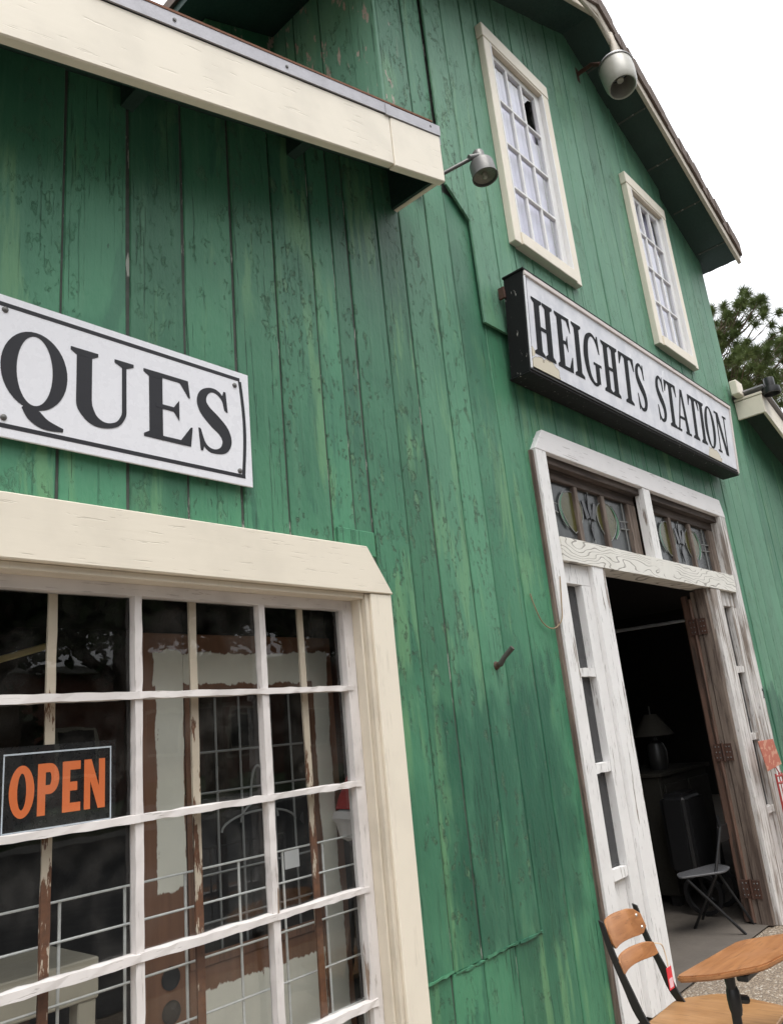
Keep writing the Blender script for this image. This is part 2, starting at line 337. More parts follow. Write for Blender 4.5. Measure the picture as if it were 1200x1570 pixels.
def plaque():
    n = NT('faded_red_plaque'); v = n.obj(); f = n.noise(n.vscale(v, (18, 18, 26)), 1, 2, .4)
    c = n.mix(n.noise(v, 30, 5), (.40, .10, .06), (.52, .17, .11)); c = n.mix(n.math('MULTIPLY', n.mapr(f, .53, .56), .55), c, (.66, .42, .3)); return n.finish(c, .55)
M['plaque'] = plaque()
M['wire'] = plain('white_wire', (.62, .62, .60), .5, 0, .25, 40)
M['olddoor'] = two_tone('stripped_door_paint', (.84, .82, .72), (.19, .09, .05), ((1.39, 1.492, 1.0, 1.738), (1.38, 2.155, 1.622, 1.735), (2.066, 2.15, .3, 1.74), (1.53, 2.05, .1, .70)))
M['strippedwood'] = wood_mat('stripped_wood', (.10, .048, .028), (.19, .09, .05), 'z', .6)
M['palefurn'] = plain('pale_painted_furniture', (.42, .38, .30), .6)
M['redfelt'] = plain('red_felt', (.42, .04, .035), .9)
M['whitefelt'] = plain('white_felt', (.75, .72, .70), .9)
M['yellow'] = plain('yellow_reflection', (.75, .62, .30), .5)  # reflected lamp light put into the colour of the strip
M['paper'] = plain('white_paper', (.8, .8, .8), .7)
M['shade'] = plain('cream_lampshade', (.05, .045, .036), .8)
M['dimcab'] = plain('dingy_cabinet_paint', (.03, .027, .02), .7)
M['greyseat'] = plain('grey_vinyl_seat', (.075, .075, .08), .5)
M['pot'] = plain('grey_glazed_pot', (.03, .03, .029), .4)
M['bark'] = plain('pine_bark', (.12, .085, .06), .9, 0, .4, 15, .8)
def needles(name, a, b):
    n = NT(name); c = n.mix(n.noise(n.pos(), 2.2, 4), a, b); return n.finish(c, .6, 0, None, .3)
M['needle'] = needles('pine_needles', (.07, .11, .04), (.19, .235, .085))
M['leaf'] = needles('broad_leaves', (.025, .05, .015), (.07, .11, .035))

# ------------------------------------------------------------------ mesh helpers
W = {}
class MB:
    def __init__(s): s.v = []; s.f = []
    def add(s, vs, fs):
        b = len(s.v); s.v += [Vector(p) for p in vs]; s.f += [tuple(i + b for i in q) for q in fs]; return s
    def box(s, x0, x1, y0, y1, z0, z1):
        return s.add([(x0, y0, z0), (x1, y0, z0), (x1, y1, z0), (x0, y1, z0), (x0, y0, z1), (x1, y0, z1), (x1, y1, z1), (x0, y1, z1)],
                     [(0, 3, 2, 1), (4, 5, 6, 7), (0, 1, 5, 4), (1, 2, 6, 5), (2, 3, 7, 6), (3, 0, 4, 7)])
    def prism(s, poly, y0, y1):
        """polygon in x,z (counter-clockwise seen from -y) extruded in y"""
        n = len(poly); a = sum(poly[i][0] * poly[(i + 1) % n][1] - poly[(i + 1) % n][0] * poly[i][1] for i in range(n))
        if a < 0: poly = poly[::-1]
        vs = [(x, y0, z) for x, z in poly] + [(x, y1, z) for x, z in poly]
        fs = [tuple(range(n)), tuple(range(2 * n - 1, n - 1, -1))] + [(i, i + n, (i + 1) % n + n, (i + 1) % n) for i in range(n)]
        return s.add(vs, fs)
    def prism_z(s, poly, z0, z1):
        n = len(poly)
        f = (lambda p, d: p[2] + d if len(p) > 2 else d)
        vs = [(p[0], p[1], f(p, z0)) for p in poly] + [(p[0], p[1], f(p, z1)) for p in poly]
        a = sum(poly[i][0] * poly[(i + 1) % n][1] - poly[(i + 1) % n][0] * poly[i][1] for i in range(n))
        fs = [tuple(range(n - 1, -1, -1)), tuple(range(n, 2 * n))] + [(i, (i + 1) % n, (i + 1) % n + n, i + n) for i in range(n)]
        if a < 0: fs = [q[::-1] for q in fs]
        return s.add(vs, fs)
    def tube(s, pts, r, n=8, caps=True):
        pts = [Vector(p) for p in pts]; rs = r if isinstance(r, (list, tuple)) else [r] * len(pts); rings = []
        up = None
        for i, p in enumerate(pts):
            d = (pts[min(i + 1, len(pts) - 1)] - pts[max(i - 1, 0)]).normalized()
            if up is None: up = Vector((0, 0, 1)) if abs(d.z) < .9 else Vector((1, 0, 0))
            a = d.cross(up)
            if a.length < 1e-4: a = d.orthogonal()
            a.normalize(); b = a.cross(d).normalized(); up = b
            rings.append([p + (a * math.cos(t) + b * math.sin(t)) * rs[i] for t in [2 * math.pi * k / n for k in range(n)]])
        vs = [q for rg in rings for q in rg]; fs = []
        for i in range(len(pts) - 1):
            for k in range(n):
                fs.append((i * n + k, i * n + (k + 1) % n, (i + 1) * n + (k + 1) % n, (i + 1) * n + k))
        if caps: fs += [tuple(range(n - 1, -1, -1)), tuple(range((len(pts) - 1) * n, len(pts) * n))]
        return s.add(vs, fs)
    def lathe(s, c, prof, n=24, mat=None):
        vs = []; fs = []
        for r, z in prof:
            for k in range(n):
                t = 2 * math.pi * k / n; p = Vector((r * math.cos(t), r * math.sin(t), z))
                if mat: p = mat @ p
                vs.append(Vector(c) + p)
        for i in range(len(prof) - 1):
            for k in range(n): fs.append((i * n + k, i * n + (k + 1) % n, (i + 1) * n + (k + 1) % n, (i + 1) * n + k))
        return s.add(vs, fs)
    def bar(s, a, b, w_, d, n=10, jit=.0012, axis='z'):
        """a timber bar from a to b along one axis with slightly ragged edges; w_ across the face, d deep in y (a.y is the front)"""
        a = Vector(a); b = Vector(b); vs = []; fs = []
        for i in range(n + 1):
            p = a.lerp(b, i / n); j = [random.uniform(-jit, jit) for _ in range(4)]
            for k, (sgn, dy) in enumerate(((-1, 0), (1, 0), (1, d), (-1, d))):
                o = Vector((sgn * w_ / 2 + j[k], dy + j[k] * .6, 0)) if axis == 'z' else Vector((0, dy + j[k] * .6, sgn * w_ / 2 + j[k]))
                vs.append(p + o)
        for i in range(n):
            for k in range(4): fs.append((i * 4 + k, i * 4 + (k + 1) % 4, i * 4 + 4 + (k + 1) % 4, i * 4 + 4 + k))
        fs += [(3, 2, 1, 0), tuple(range(n * 4, n * 4 + 4))]
        return s.add(vs, fs)
    def build(s, name, mat, parent=None, label=None, cat=None, group=None, kind=None, bevel=0, smooth=False, base=None, seg=1):
        base = Vector(base) if base is not None else (W[parent] if parent is not None else Vector((0, 0, 0)))
        me = bpy.data.meshes.new(name); me.from_pydata([tuple(p - base) for p in s.v], [], s.f)
        bm = bmesh.new(); bm.from_mesh(me); (bmesh.ops.recalc_face_normals(bm, faces=bm.faces[:]) if len(s.f) > 1 else None)
        if bevel: bmesh.ops.bevel(bm, geom=[e for e in bm.edges if e.calc_face_angle(0) > .5], offset=bevel, segments=seg, affect='EDGES', clamp_overlap=True)
        bm.to_mesh(me); bm.free()
        if smooth:
            for p in me.polygons: p.use_smooth = True
            try: me.set_sharp_from_angle(angle=math.radians(38))
            except Exception: pass
        me.materials.append(M[mat] if isinstance(mat, str) else mat)
        o = bpy.data.objects.new(name, me); col.objects.link(o)
        if parent is not None: o.parent = parent; W[o] = W[parent]
        else: o.location = base; W[o] = base
        return tag(o, label, cat, group, kind)
def tag(o, label=None, cat=None, group=None, kind=None):
    for k, v in (('label', label), ('category', cat), ('group', group), ('kind', kind)):
        if v: o[k] = v
    return o
def thing(name, loc, label, cat, group=None):
    o = bpy.data.objects.new(name, None); o.empty_display_size = .1; col.objects.link(o); o.location = loc; W[o] = Vector(loc)
    return tag(o, label, cat, group)
def copy_tree(o, parent=None):
    c = o.copy(); col.objects.link(c); c.parent = parent
    for ch in o.children: copy_tree(ch, c)
    return c

# ------------------------------------------------------------------ ground
MB().add([(-200, -200, 0), (200, -200, 0), (200, 200, 0), (-200, 200, 0)], [(0, 1, 2, 3)]).build('ground', 'gravel', kind='structure')
MB().add([(-200, -15, .004), (200, -15, .004), (200, -2.7, .004), (-200, -2.7, .004)], [(0, 1, 2, 3)]).build('road', 'asphalt', kind='structure')  # unseen asphalt, its near edge drawn in to cut ground bounce
MB().box(-200, 200, -15.25, -15, -.1, .13).build('kerb', 'kerb', kind='structure')
MB().add([(-200, -200, .1), (200, -200, .1), (200, -15.25, .1), (-200, -15.25, .1)], [(0, 1, 2, 3)]).build('lawn', 'grass', kind='structure')
MB().add([(-1.4, .03, .012), (12.9, .03, .012), (12.9, 6.9, .012), (-1.4, 6.9, .012)], [(0, 1, 2, 3)]).build('interior_floor', 'concrete', kind='structure')

# ------------------------------------------------------------------ the building
bld = thing('station_building', (5, 0, 0), 'green board building with a steep gable and lower side wings', 'building')
XL, XR, XC = 2.56, 7.28, 4.92
def z_main(x): return 6.66 - .465 * abs(x - XC)
def z_lw(x): return 3.823 + .302 * (x - 2.547) + .20
def z_rw(x): return 3.90 - .32 * (x - 7.3) + .13
def z_top(x): return z_lw(x) + .04 if x < XL - .0005 else (z_rw(x) + .04 if x > XR + .0005 else z_main(x) + .03)
OPEN = [(.30, 2.08, .18, 1.92), (3.52, 6.18, -1, 2.84), (3.60, 4.255, 4.165, 5.60), (5.575, 6.215, 4.155, 5.545)]
back = MB()
def spans(x0, x1, z0, z1):
    """vertical runs of wall between x0 and x1 left free by the openings"""
    out = [(z0, z1)]
    for (a, b, c, d) in OPEN:
        if x0 < b - .002 and x1 > a + .002:
            nw = []
            for (p, q) in out:
                if c > p + .01: nw.append((p, min(q, c)))
                if d < q - .01: nw.append((max(p, d), q))
            out = [(p, q) for p, q in nw if q - p > .01]
    return out
def cutx(xs):
    """split the seam list at opening edges so that no plank crosses a jamb half-way"""
    s = set(xs)
    for (a, b, c, d) in OPEN:
        for e in (a, b):
            if xs[0] < e < xs[-1]: s.add(e)
    return sorted(s)
PL = []
def plank(x0, x1, zb0, zb1, zt0, zt1, yf, th, gap, fade, flake):
    """one board: ragged arrises, chamfered edges, own proudness"""
    n = max(2, min(5, int((zt0 - zb0) / .5))); g = gap / 2; ch = .004; dy = random.uniform(-.0025, .0025); vs = []; fs = []
    ty = random.uniform(-.002, .002)
    for i in range(n + 1):
        t = i / n; za = zb0 + (zt0 - zb0) * t; zc = zb1 + (zt1 - zb1) * t
        jl, jr = random.uniform(-.0022, .0022), random.uniform(-.0022, .0022)
        xa, xb = x0 + g + jl, x1 - g + jr; y = yf + dy + ty * (2 * t - 1)
        vs += [(xa, y + th, za), (xa, y + ch, za), (xa + ch, y, za), (xb - ch, y, zc), (xb, y + ch, zc), (xb, y + th, zc)]
    for i in range(n):
        for k in range(5): fs.append((i * 6 + k, i * 6 + k + 1, i * 6 + 7 + k, i * 6 + 6 + k))
    fs += [tuple(range(5, -1, -1)), tuple(range(n * 6, n * 6 + 6))]
    o = MB().add(vs, fs).build('plank', 'green', wall); o['fade'] = fade; o['flake'] = flake; return o
def clad(xs, zb, zt, yf, th, gap, fade, flake, backing=True):
    """zb, zt: functions of x"""
    for x0, x1 in zip(xs[:-1], xs[1:]):
        if x1 - x0 < .012: continue
        lo, hi = max(zb(x0 + .001), zb(x1 - .001)), min(zt(x0 + .001), zt(x1 - .001))
        sp = spans(x0, x1, lo, hi)
        for i, (p, q) in enumerate(sp):
            a0 = a1 = p; b0 = b1 = q
            if p == lo: a0, a1 = zb(x0 + .001), zb(x1 - .001)
            if q == hi: b0, b1 = zt(x0 + .001), zt(x1 - .001)
            f = fade((x0 + x1) / 2, (p + q) / 2) if callable(fade) else fade
            fl = flake((x0 + x1) / 2) if callable(flake) else flake
            plank(x0, x1, a0, a1, b0, b1, yf, th, gap(x0) if callable(gap) else gap, f, fl)
            if backing: back.prism([(x0, a0), (x1, a1), (x1, b1), (x0, b0)], .007, .10)
wall = MB().box(-1.5, -1.45, .0, .1, 0, 2.5).build('front_wall', 'groove', bld)     # end post; the sheathing is joined below
seamsL = [-1.41, -1.2, -.99, -.78, -.57, -.36, -.15, .07, .28, .49, .70, .915, 1.13, 1.337, 1.547, 1.748, 1.956, 2.176, 2.385, 2.56]
seamsM = [2.56, 2.785, 2.965]
seamsR = [2.965, 3.19, 3.40, 3.60, 3.785, 3.99, 4.18, 4.38, 4.58, 4.77, 4.98, 5.19, 5.4, 5.61, 5.81, 6.02, 6.22, 6.42]
seamsW = [7.28, 7.49, 7.7, 7.91, 8.12, 8.33, 8.54, 8.75, 8.96, 9.17, 9.38, 9.6, 9.8, 10.0, 10.2]
FL = lambda x: .2 if x < 1.3 else .35 if x < 1.74 else .85 if x < 2.6 else .5 if x < 3. else .2
gapL = lambda x: .0105 if x < 1.6 else .0095
JZ = .565
def low_join(x): return JZ
# lower boards replaced below a ragged horizontal joint, between window and door
clad(cutx(seamsL), lambda x: (JZ if x > 2.1 else .02), z_top, 0, .022, gapL, lambda x, z: .12, FL)
clad([2.06, 2.176, 2.37, 2.56], lambda x: .02, lambda x: JZ - .006, .002, .022, .008, .1, .3)
clad(seamsM, lambda x: JZ, z_top, 0, .022, .0105, lambda x, z: .38, .75)
clad([2.56, 2.77, 2.995], lambda x: .02, lambda x: JZ - .006, .002, .022, .008, .1, .3)
clad(cutx(seamsR), lambda x: .02, lambda x: 4.16 if x < 3.2 else 3.52, .001, .022, .0055, lambda x, z: .12, .25)
clad(seamsW, lambda x: .02, z_top, 0, .022, .006, .3, .5)
# the upper siding laps over the lower boards with a stepped lower edge
lap = lambda x: 4.19 - .75 * (x - 2.98) if x < 3.155 else 3.435
clad([2.966, 3.155], lap, z_top, -.028, .014, .006, .8, .7)
back.prism([(2.975, 3.5), (3.155, 3.5), (3.155, z_main(3.155)), (2.975, z_main(2.975))], .0071, .1)
seamsU = [3.155, 3.375, 3.58, 3.785, 3.99, 4.18, 4.38, 4.57, 4.77, 4.977, 5.17, 5.40, 5.61, 5.80, 6.0, 6.21, 6.42, 6.63, 6.85, 7.07, 7.28]
clad(cutx([q for q in seamsU if q < 6.43]), lap, z_top, -.028, .014, .005, lambda x, z: .8 if z > 3.9 else .6, .4)
clad([6.42, 6.63, 6.85, 7.07, 7.28], lambda x: .02, z_top, -.001, .022, .006, .8, .5)
back.build('sheathing', 'groove', bld)
# a short patch board let in over the window casing and paint ridge of the low joint
o = MB().box(1.965, 2.165, -.012, .012, 2.06, 2.16).build('plank', 'green', wall, bevel=.003); o['fade'] = 0.; o['flake'] = .2
for xa, xb in ((2.19, 2.38), (2.39, 2.57), (2.58, 2.79), (2.8, 2.97)):
    o = MB().bar((xa, -.006, JZ + random.uniform(-.006, .004)), (xb, -.006, JZ + random.uniform(-.006, .004)), .008, .008, 8, .0025, 'x').build('joint_ridge', 'green', wall); o['fade'] = .1; o['flake'] = .6

# side wall of the main block seen above the wing roof
side = MB().box(XL + .012, XL + .1, .1, 6.9, 3.2, 5.62).build('side_wall', 'groove', bld)
ys = [.022, .165, .405, .62, .83, 1.04, 1.25, 1.46, 1.67, 1.88, 2.1, 2.3, 2.5]
for a, b in zip(ys[:-1], ys[1:]):
    o = MB().box(XL - (.024 if a < .1 else .012), XL - .001 if a < .1 else XL + .012, a + .004 if a > .1 else -.006, b - .004, 4.0, 5.6).build('plank', 'green', side, bevel=.003); o['fade'] = .95; o['flake'] = .3 if a > .1 else 0.
o = MB().box(XR - .1, XR - .002, .1, 6.9, 3, 5.55).build('side_wall', 'groove', bld)
# main roof: soffit slab, rake trim, shingle courses
YF = -.333
for sg, xe in ((-1, 1.88), (1, 7.40)):
    d = abs(xe - XC)
    zt = lambda c, dd: c - .465 * dd
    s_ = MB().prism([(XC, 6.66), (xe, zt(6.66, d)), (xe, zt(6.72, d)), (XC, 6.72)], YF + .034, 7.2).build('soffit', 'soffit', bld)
    MB().prism([(XC, 6.60), (xe, zt(6.60, d)), (xe, zt(6.70, d)), (XC, 6.70)], YF, YF + .03).build('rake_trim', 'rtrim', bld, bevel=.003)
    rf = MB().prism([(XC, 6.722), (xe + sg * .02, zt(6.722, d + .02)), (xe + sg * .02, zt(6.79, d + .02)), (XC, 6.79)], YF + .006, 7.2).build('roof', 'shingle', bld)
    # shingle ends along the rake, each its own lapped piece
    L = d + .03; k = 0; x = 0.
    while x < L:
        w_ = random.uniform(.11, .15); x2 = min(x + w_, L); c0 = 6.703 + random.uniform(-.006, .004); c1 = 6.835 + random.uniform(-.012, .014)
        MB().prism([(XC + sg * x, zt(c0, x)), (XC + sg * (x2 - .004), zt(c0, x2)), (XC + sg * (x2 - .004), zt(c1, x2)), (XC + sg * x, zt(c1 + .012, x))], YF - .012 - random.uniform(0, .012), YF + .25).build('shingle', 'shingle', rf)
        x = x2
    y = YF
    for k in range(14):
        w_ = random.uniform(.05, .075); z0 = zt(6.69, d + .02) + random.uniform(-.012, .012)
        MB().box(min(xe, xe + sg * .035), max(xe, xe + sg * .035), y, y + w_ - .004, z0, z0 + .1).build('shingle', 'shingle', rf); y += w_
for i in range(5):   # soffit board joints
    x = 5.25 + i * .48
    MB().prism([(x, z_main(x) - .004), (x + .012, z_main(x + .012) - .004), (x + .012, z_main(x + .012) + .01), (x, z_main(x) + .01)], YF + .04, -.03).build('soffit_batten', 'groove', bld)
for k in range(9):   # rafter tails under the left eave
    y = .25 + k * .55
    MB().prism([(2.05, zt(6.655, 2.87)), (2.55, zt(6.655, 2.37)), (2.55, zt(6.54, 2.37)), (2.05, zt(6.56, 2.87))], y, y + .05).build('rafter', 'green', bld)
# left wing roof: fascia in two lengths, drip strip, soffit, end board
fb = lambda x: 3.823 + .302 * (x - 2.547)
YW = -.30
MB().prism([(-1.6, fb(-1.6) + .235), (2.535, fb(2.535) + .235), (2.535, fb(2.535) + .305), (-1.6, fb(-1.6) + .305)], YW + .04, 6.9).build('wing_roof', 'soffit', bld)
MB().prism([(-1.6, fb(-1.6)), (2.19, fb(2.19)), (2.19, fb(2.19) + .25), (-1.6, fb(-1.6) + .25)], YW, YW + .038).build('fascia', 'fascia', bld, bevel=.004)
MB().prism([(2.192, fb(2.192) - .009), (2.549, fb(2.549) - .009), (2.549, fb(2.549) + .245), (2.192, fb(2.192) + .245)], YW - .004, YW + .036).build('fascia', 'fascia', bld, bevel=.004)
MB().box(2.524, 2.547, YW + .04, -.004, fb(2.5) + .012, fb(2.55) + .24).build('fascia_return', 'beige', bld, bevel=.003)
MB().box(2.508, 2.523, YW + .039, -.003, fb(2.5) + .016, fb(2.55) + .225).build('dark_lining', 'soffit', bld)  # added dark sheet: unpainted inner face with its shade in the colour
MB().prism([(-1.6, fb(-1.6) + .004), (2.507, fb(2.507) + .004), (2.507, fb(2.507) + .23), (-1.6, fb(-1.6) + .23)], YW + .0385, YW + .045).build('dark_lining', 'soffit', bld)  # added dark sheet behind the fascia, shade put into its colour
for (a, b, dz) in ((-1.6, 2.2, 0), (2.16, 2.553, -.006)):
    MB().prism([(a, fb(a) + .252 + dz), (b, fb(b) + .252 + dz), (b, fb(b) + .308 + dz), (a, fb(a) + .308 + dz)], YW - .007 - (.002 if dz else 0), YW + .0).build('drip_strip', 'galv', bld)
MB().prism([(-1.6, fb(-1.6) + .309), (2.5, fb(2.5) + .309), (2.5, fb(2.5) + .318), (-1.6, fb(-1.6) + .318)], YW - .009, YW + .5).build('roof_sheet', 'rustedge', bld)
MB().box(2.55, 2.556, YW - .002, YW + .2, fb(2.55) + .2, fb(2.55) + .3).build('drip_strip', 'galv', bld)
for x in (1.12, 1.60, 2.48):
    MB().lathe((x, YW - .008, fb(x) + .28), [(.0001, .004), (.006, .003), (.007, 0)], 8, Matrix.Rotation(math.pi / 2, 3, 'X')).build('nail', 'steel', bld)
for x in (.35, 1.1, 1.85):     # lookout timbers carrying the open overhang
    MB().prism([(x, fb(x) + .232), (x + .045, fb(x + .045) + .232), (x + .045, fb(x) + .15), (x, fb(x) + .15)], YW + .041, -.003).build('lookout', 'soffit', bld)
# right wing roof
rb = lambda x: 3.90 - .32 * (x - 7.3)
YR = -.25
MB().prism([(7.33, rb(7.33) + .16), (10.4, rb(10.4) + .16), (10.4, rb(10.4) + .2), (7.33, rb(7.33) + .2)], YR + .03, 6.9).build('wing_roof', 'soffit', bld)
MB().prism([(7.335, rb(7.335)), (10.4, rb(10.4)), (10.4, rb(10.4) + .2), (7.335, rb(7.335) + .2)], YR, YR + .028).build('fascia', 'beige', bld, bevel=.003)
MB().box(7.305, 7.333, YR + .002, -.004, rb(7.3) - .004, rb(7.3) + .17).build('fascia_return', 'beige', bld, bevel=.003)
MB().box(7.300, 7.33, YR - .004, -.004, rb(7.3) + .175, rb(7.3) + .2).build('fascia_cap', 'beige', bld, bevel=.003)
MB().prism([(7.29, rb(7.29) + .235), (10.4, rb(10.4) + .235), (10.4, rb(10.4) + .25), (7.29, rb(7.29) + .25)], YR - .03, 6.9).build('roof_sheet', 'galv', bld)
MB().box(7.17, 7.33, -.10, -.03, 4.10, 4.24).build('beam_end', 'beige', bld, bevel=.008)
# interior shell
sh = MB()
sh.box(-1.5, 13, 6.9, 7.0, 0, 6); sh.box(12.9, 13, .1, 6.9, 0, 3.4); sh.box(-1.5, -1.4, .1, 6.9, 0, 3.4)
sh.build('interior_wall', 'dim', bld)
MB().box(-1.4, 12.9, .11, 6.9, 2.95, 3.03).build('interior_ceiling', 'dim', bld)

# ------------------------------------------------------------------ left shop window
win = MB().prism([(-.4, 1.91), (2.197, 1.91), (2.075, 2.086), (-.4, 2.08)], -.052, .006).build('shop_window', 'beige', bld, label='wide cream-trimmed shop window of many panes', bevel=.003)
MB().box(2.078, 2.19, -.046, .006, .16, 1.908).build('casing', 'beige_v', win, bevel=.003)
MB().box(2.058, 2.077, -.034, .052, .16, 1.907).build('jamb', 'jamb', win, bevel=.002)
MB().box(2.046, 2.057, -.012, .05, .16, 1.9).build('stop', 'jamb', win, bevel=.002)
MB().box(-.3, 2.056, -.03, .06, 1.889, 1.909).build('head_jamb', 'jamb', win, bevel=.002)
MB().box(-.4, 2.2, -.09, .1, .12, .158).build('sill', 'beige', win, bevel=.004)
SX = [.285, .73, 1.176, 1.626, 2.022]; SZ = [.20, .572, .908, 1.246, 1.572, 1.868]
MB().bar((2.022, .03, .16), (2.022, .03, 1.888), .045, .04, 24, .0015).build('stile', 'sash', win)
MB().bar((.3, .029, 1.872), (2.0, .029, 1.872), .034, .042, 24, .0012, 'x').build('rail', 'sash_x', win)
for x in SX[1:4]:
    for z0, z1 in zip(SZ[:-1], SZ[1:]): MB().bar((x, .031, z0 + .008), (x, .031, z1 - .008), .022 + random.uniform(0, .005), .03, 8, .0022).build('muntin', 'sash', win)
for i, z in enumerate(SZ[1:5]):
    for x0, x1 in zip(SX[:-1], SX[1:]): MB().bar((x0, .026, z), (x1, .026, z), .0185 + random.uniform(-.002, .003), .036, 12, .002, 'x').build('glazing_bar', 'sash_x', win)
for x0, x1 in zip(SX[:-1], SX[1:]):
    for z0, z1 in zip(SZ[:-1], SZ[1:]):
        ty, tz = random.uniform(-.0012, .0012), random.uniform(-.0012, .0012)
        MB().add([(x0, .056 + ty + tz, z0), (x1, .056 - ty + tz, z0), (x1, .056 - ty - tz, z1), (x0, .056 + ty - tz, z1)], [(0, 1, 2, 3)]).build('pane', 'glass', win)
for x in (.50, .945, 1.385, 1.828): MB().bar((x, .072, .17), (x, .072, 1.88), .025, .008, 26, .0015).build('security_bar', 'rustbar', win)

# ------------------------------------------------------------------ upper windows
def upper_window(x0, x1, z0, z1, broken, lab):
    y = -.078; a = .078
    wn = MB().box(x0, x1, y, -.026, z1 - .105, z1).build('upper_window', 'beige', bld, label=lab, bevel=.004)
    MB().box(x0 + .006, x0 + a, y + .003, -.026, z0, z1 - .107).build('casing', 'beige_v', wn, bevel=.004)
    MB().box(x1 - a, x1 - .006, y + .003, -.026, z0, z1 - .107).build('casing', 'beige_v', wn, bevel=.004)
    MB().box(x0 + a + .002, x1 - a - .002, y - .006, .05, z0, z0 + .085).build('sill', 'beige', wn, bevel=.004)
    a0, a1, b0, b1 = x0 + a + .004, x1 - a - .004, z0 + .087, z1 - .109
    for p, q in ((a0 - .002, a0 + .012), (a1 - .012, a1 + .002)): MB().box(p, q, -.074, .02, b0, b1).build('jamb', 'upwhite', wn)
    MB().box(a0 + .013, a1 - .013, -.074, .02, b1 - .014, b1).build('head_jamb', 'jamb', wn)
    a0 += .013; a1 -= .013; b1 -= .015
    for p, q in ((a0, a0 + .03), (a1 - .06, a1)): MB().box(p, q, -.044, -.014, b0, b1).build('stile', 'upwhite', wn, bevel=.003)
    for p in (b0 + .025, b1 - .022): MB().box(a0 + .031, a1 - .009, -.042, -.014, p - .022, p + .022).build('rail', 'upwhite', wn, bevel=.003)
    c0, c1, d0, d1 = a0 + .03, a1 - .06, b0 + .047, b1 - .044
    for k in (1, 2):
        x = c0 + (c1 - c0) * k / 3; MB().box(x - .009, x + .009, -.043, -.018, d0, d1).build('muntin', 'upwhite', wn, bevel=.003)
    for k in (1, 2, 3):
        z = d0 + (d1 - d0) * k / 4; MB().box(c0, c1, -.0445, -.019, z - .009, z + .009).build('muntin', 'upwhite', wn, bevel=.003)
    for i in range(3):
        for j in range(4):
            p0, p1 = c0 + (c1 - c0) * i / 3, c0 + (c1 - c0) * (i + 1) / 3; q0, q1 = d0 + (d1 - d0) * j / 4, d0 + (d1 - d0) * (j + 1) / 4
            if broken and i == 2 and j == 3:      # what is left of the broken pane
                w_, h = p1 - p0, q1 - q0
                MB().add([(p0, -.030, q1), (p0, -.030, q0 + h * .35), (p0 + w_ * .12, -.030, q0 + h * .5), (p0 + w_ * .2, -.030, q0 + h * .62), (p0 + w_ * .55, -.030, q0 + h * .82), (p1, -.030, q0 + h * .9), (p1, -.030, q1)], [tuple(range(7))]).build('pane', 'glass', wn)
            else:
                MB().add([(p0, -.030, q0), (p1, -.030, q0), (p1, -.030, q1), (p0, -.030, q1)], [(0, 1, 2, 3)]).build('pane', 'glass', wn)
    # curtain behind: gathered sheet, drawn back at the broken corner
    vs, fs = [], []; n = 40; lim = (c1 - .075) if broken else c1 + .02
    for i in range(n + 1):
        x = c0 - .02 + (lim - c0 + .02) * i / n; yy = .006 + .007 * math.sin(i * 1.3) + .004 * math.sin(i * 2.9)
        vs += [(x, yy, d0 - .03), (x, yy, d1 + .03)]
    for i in range(n): fs.append((2 * i, 2 * i + 2, 2 * i + 3, 2 * i + 1))
    if broken:
        b = len(vs); zc = d1 - (d1 - d0) / 4
        vs += [(lim, .007, d0 - .03), (c1 + .02, .009, d0 - .03), (c1 + .02, .009, zc + .03), (lim, .007, zc + .12)]; fs.append((b, b + 1, b + 2, b + 3))
    MB().add(vs, fs).build('curtain', 'curtain', wn, smooth=True)
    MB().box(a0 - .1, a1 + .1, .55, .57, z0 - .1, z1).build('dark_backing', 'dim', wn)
    return wn
upper_window(3.53, 4.325, 4.085, 5.70, True, 'upper window with one broken pane')
upper_window(5.505, 6.285, 4.075, 5.645, False, 'upper window with all its panes whole')

# ------------------------------------------------------------------ door surround
YD = -.032
dr = MB().prism([(3.462, 2.788), (6.25, 2.788), (6.19, 2.928), (3.562, 2.916)], YD, .01).build('door_surround', 'dwhite_x', bld, label='peeling white door surround with leaded transom lights', bevel=.003)
MB().bar((3.517, YD + .002, 0.0), (3.517, YD + .002, 2.786), .104, .13, 20, .0015).build('jamb', 'dwhite', dr)
MB().box(3.44, 3.464, -.018, .08, 0, 2.78).build('back_band', 'brown', dr, bevel=.003)
MB().bar((6.18, YD + .002, 0.0), (6.18, YD + .002, 2.786), .118, .13, 20, .002).build('jamb', 'dwhite2', dr)
MB().bar((3.571, YD - .004, 2.248), (6.119, YD - .004, 2.248), .13, .14, 20, .0015, 'x').build('transom_bar', 'grainbar', dr)
MB().bar((4.812, YD + .003, 2.315), (4.812, YD + .003, 2.785), .105, .06, 8, .001).build('transom_post', 'dwhite', dr)
MB().bar((3.945, YD + .001, 0.0), (3.945, YD + .001, 2.182), .142, .13, 20, .0015).build('door_post', 'dwhite', dr)
MB().box(5.605, 5.79, YD, .02, 0, 2.182).build('door_post', 'dwhite2', dr, bevel=.004)
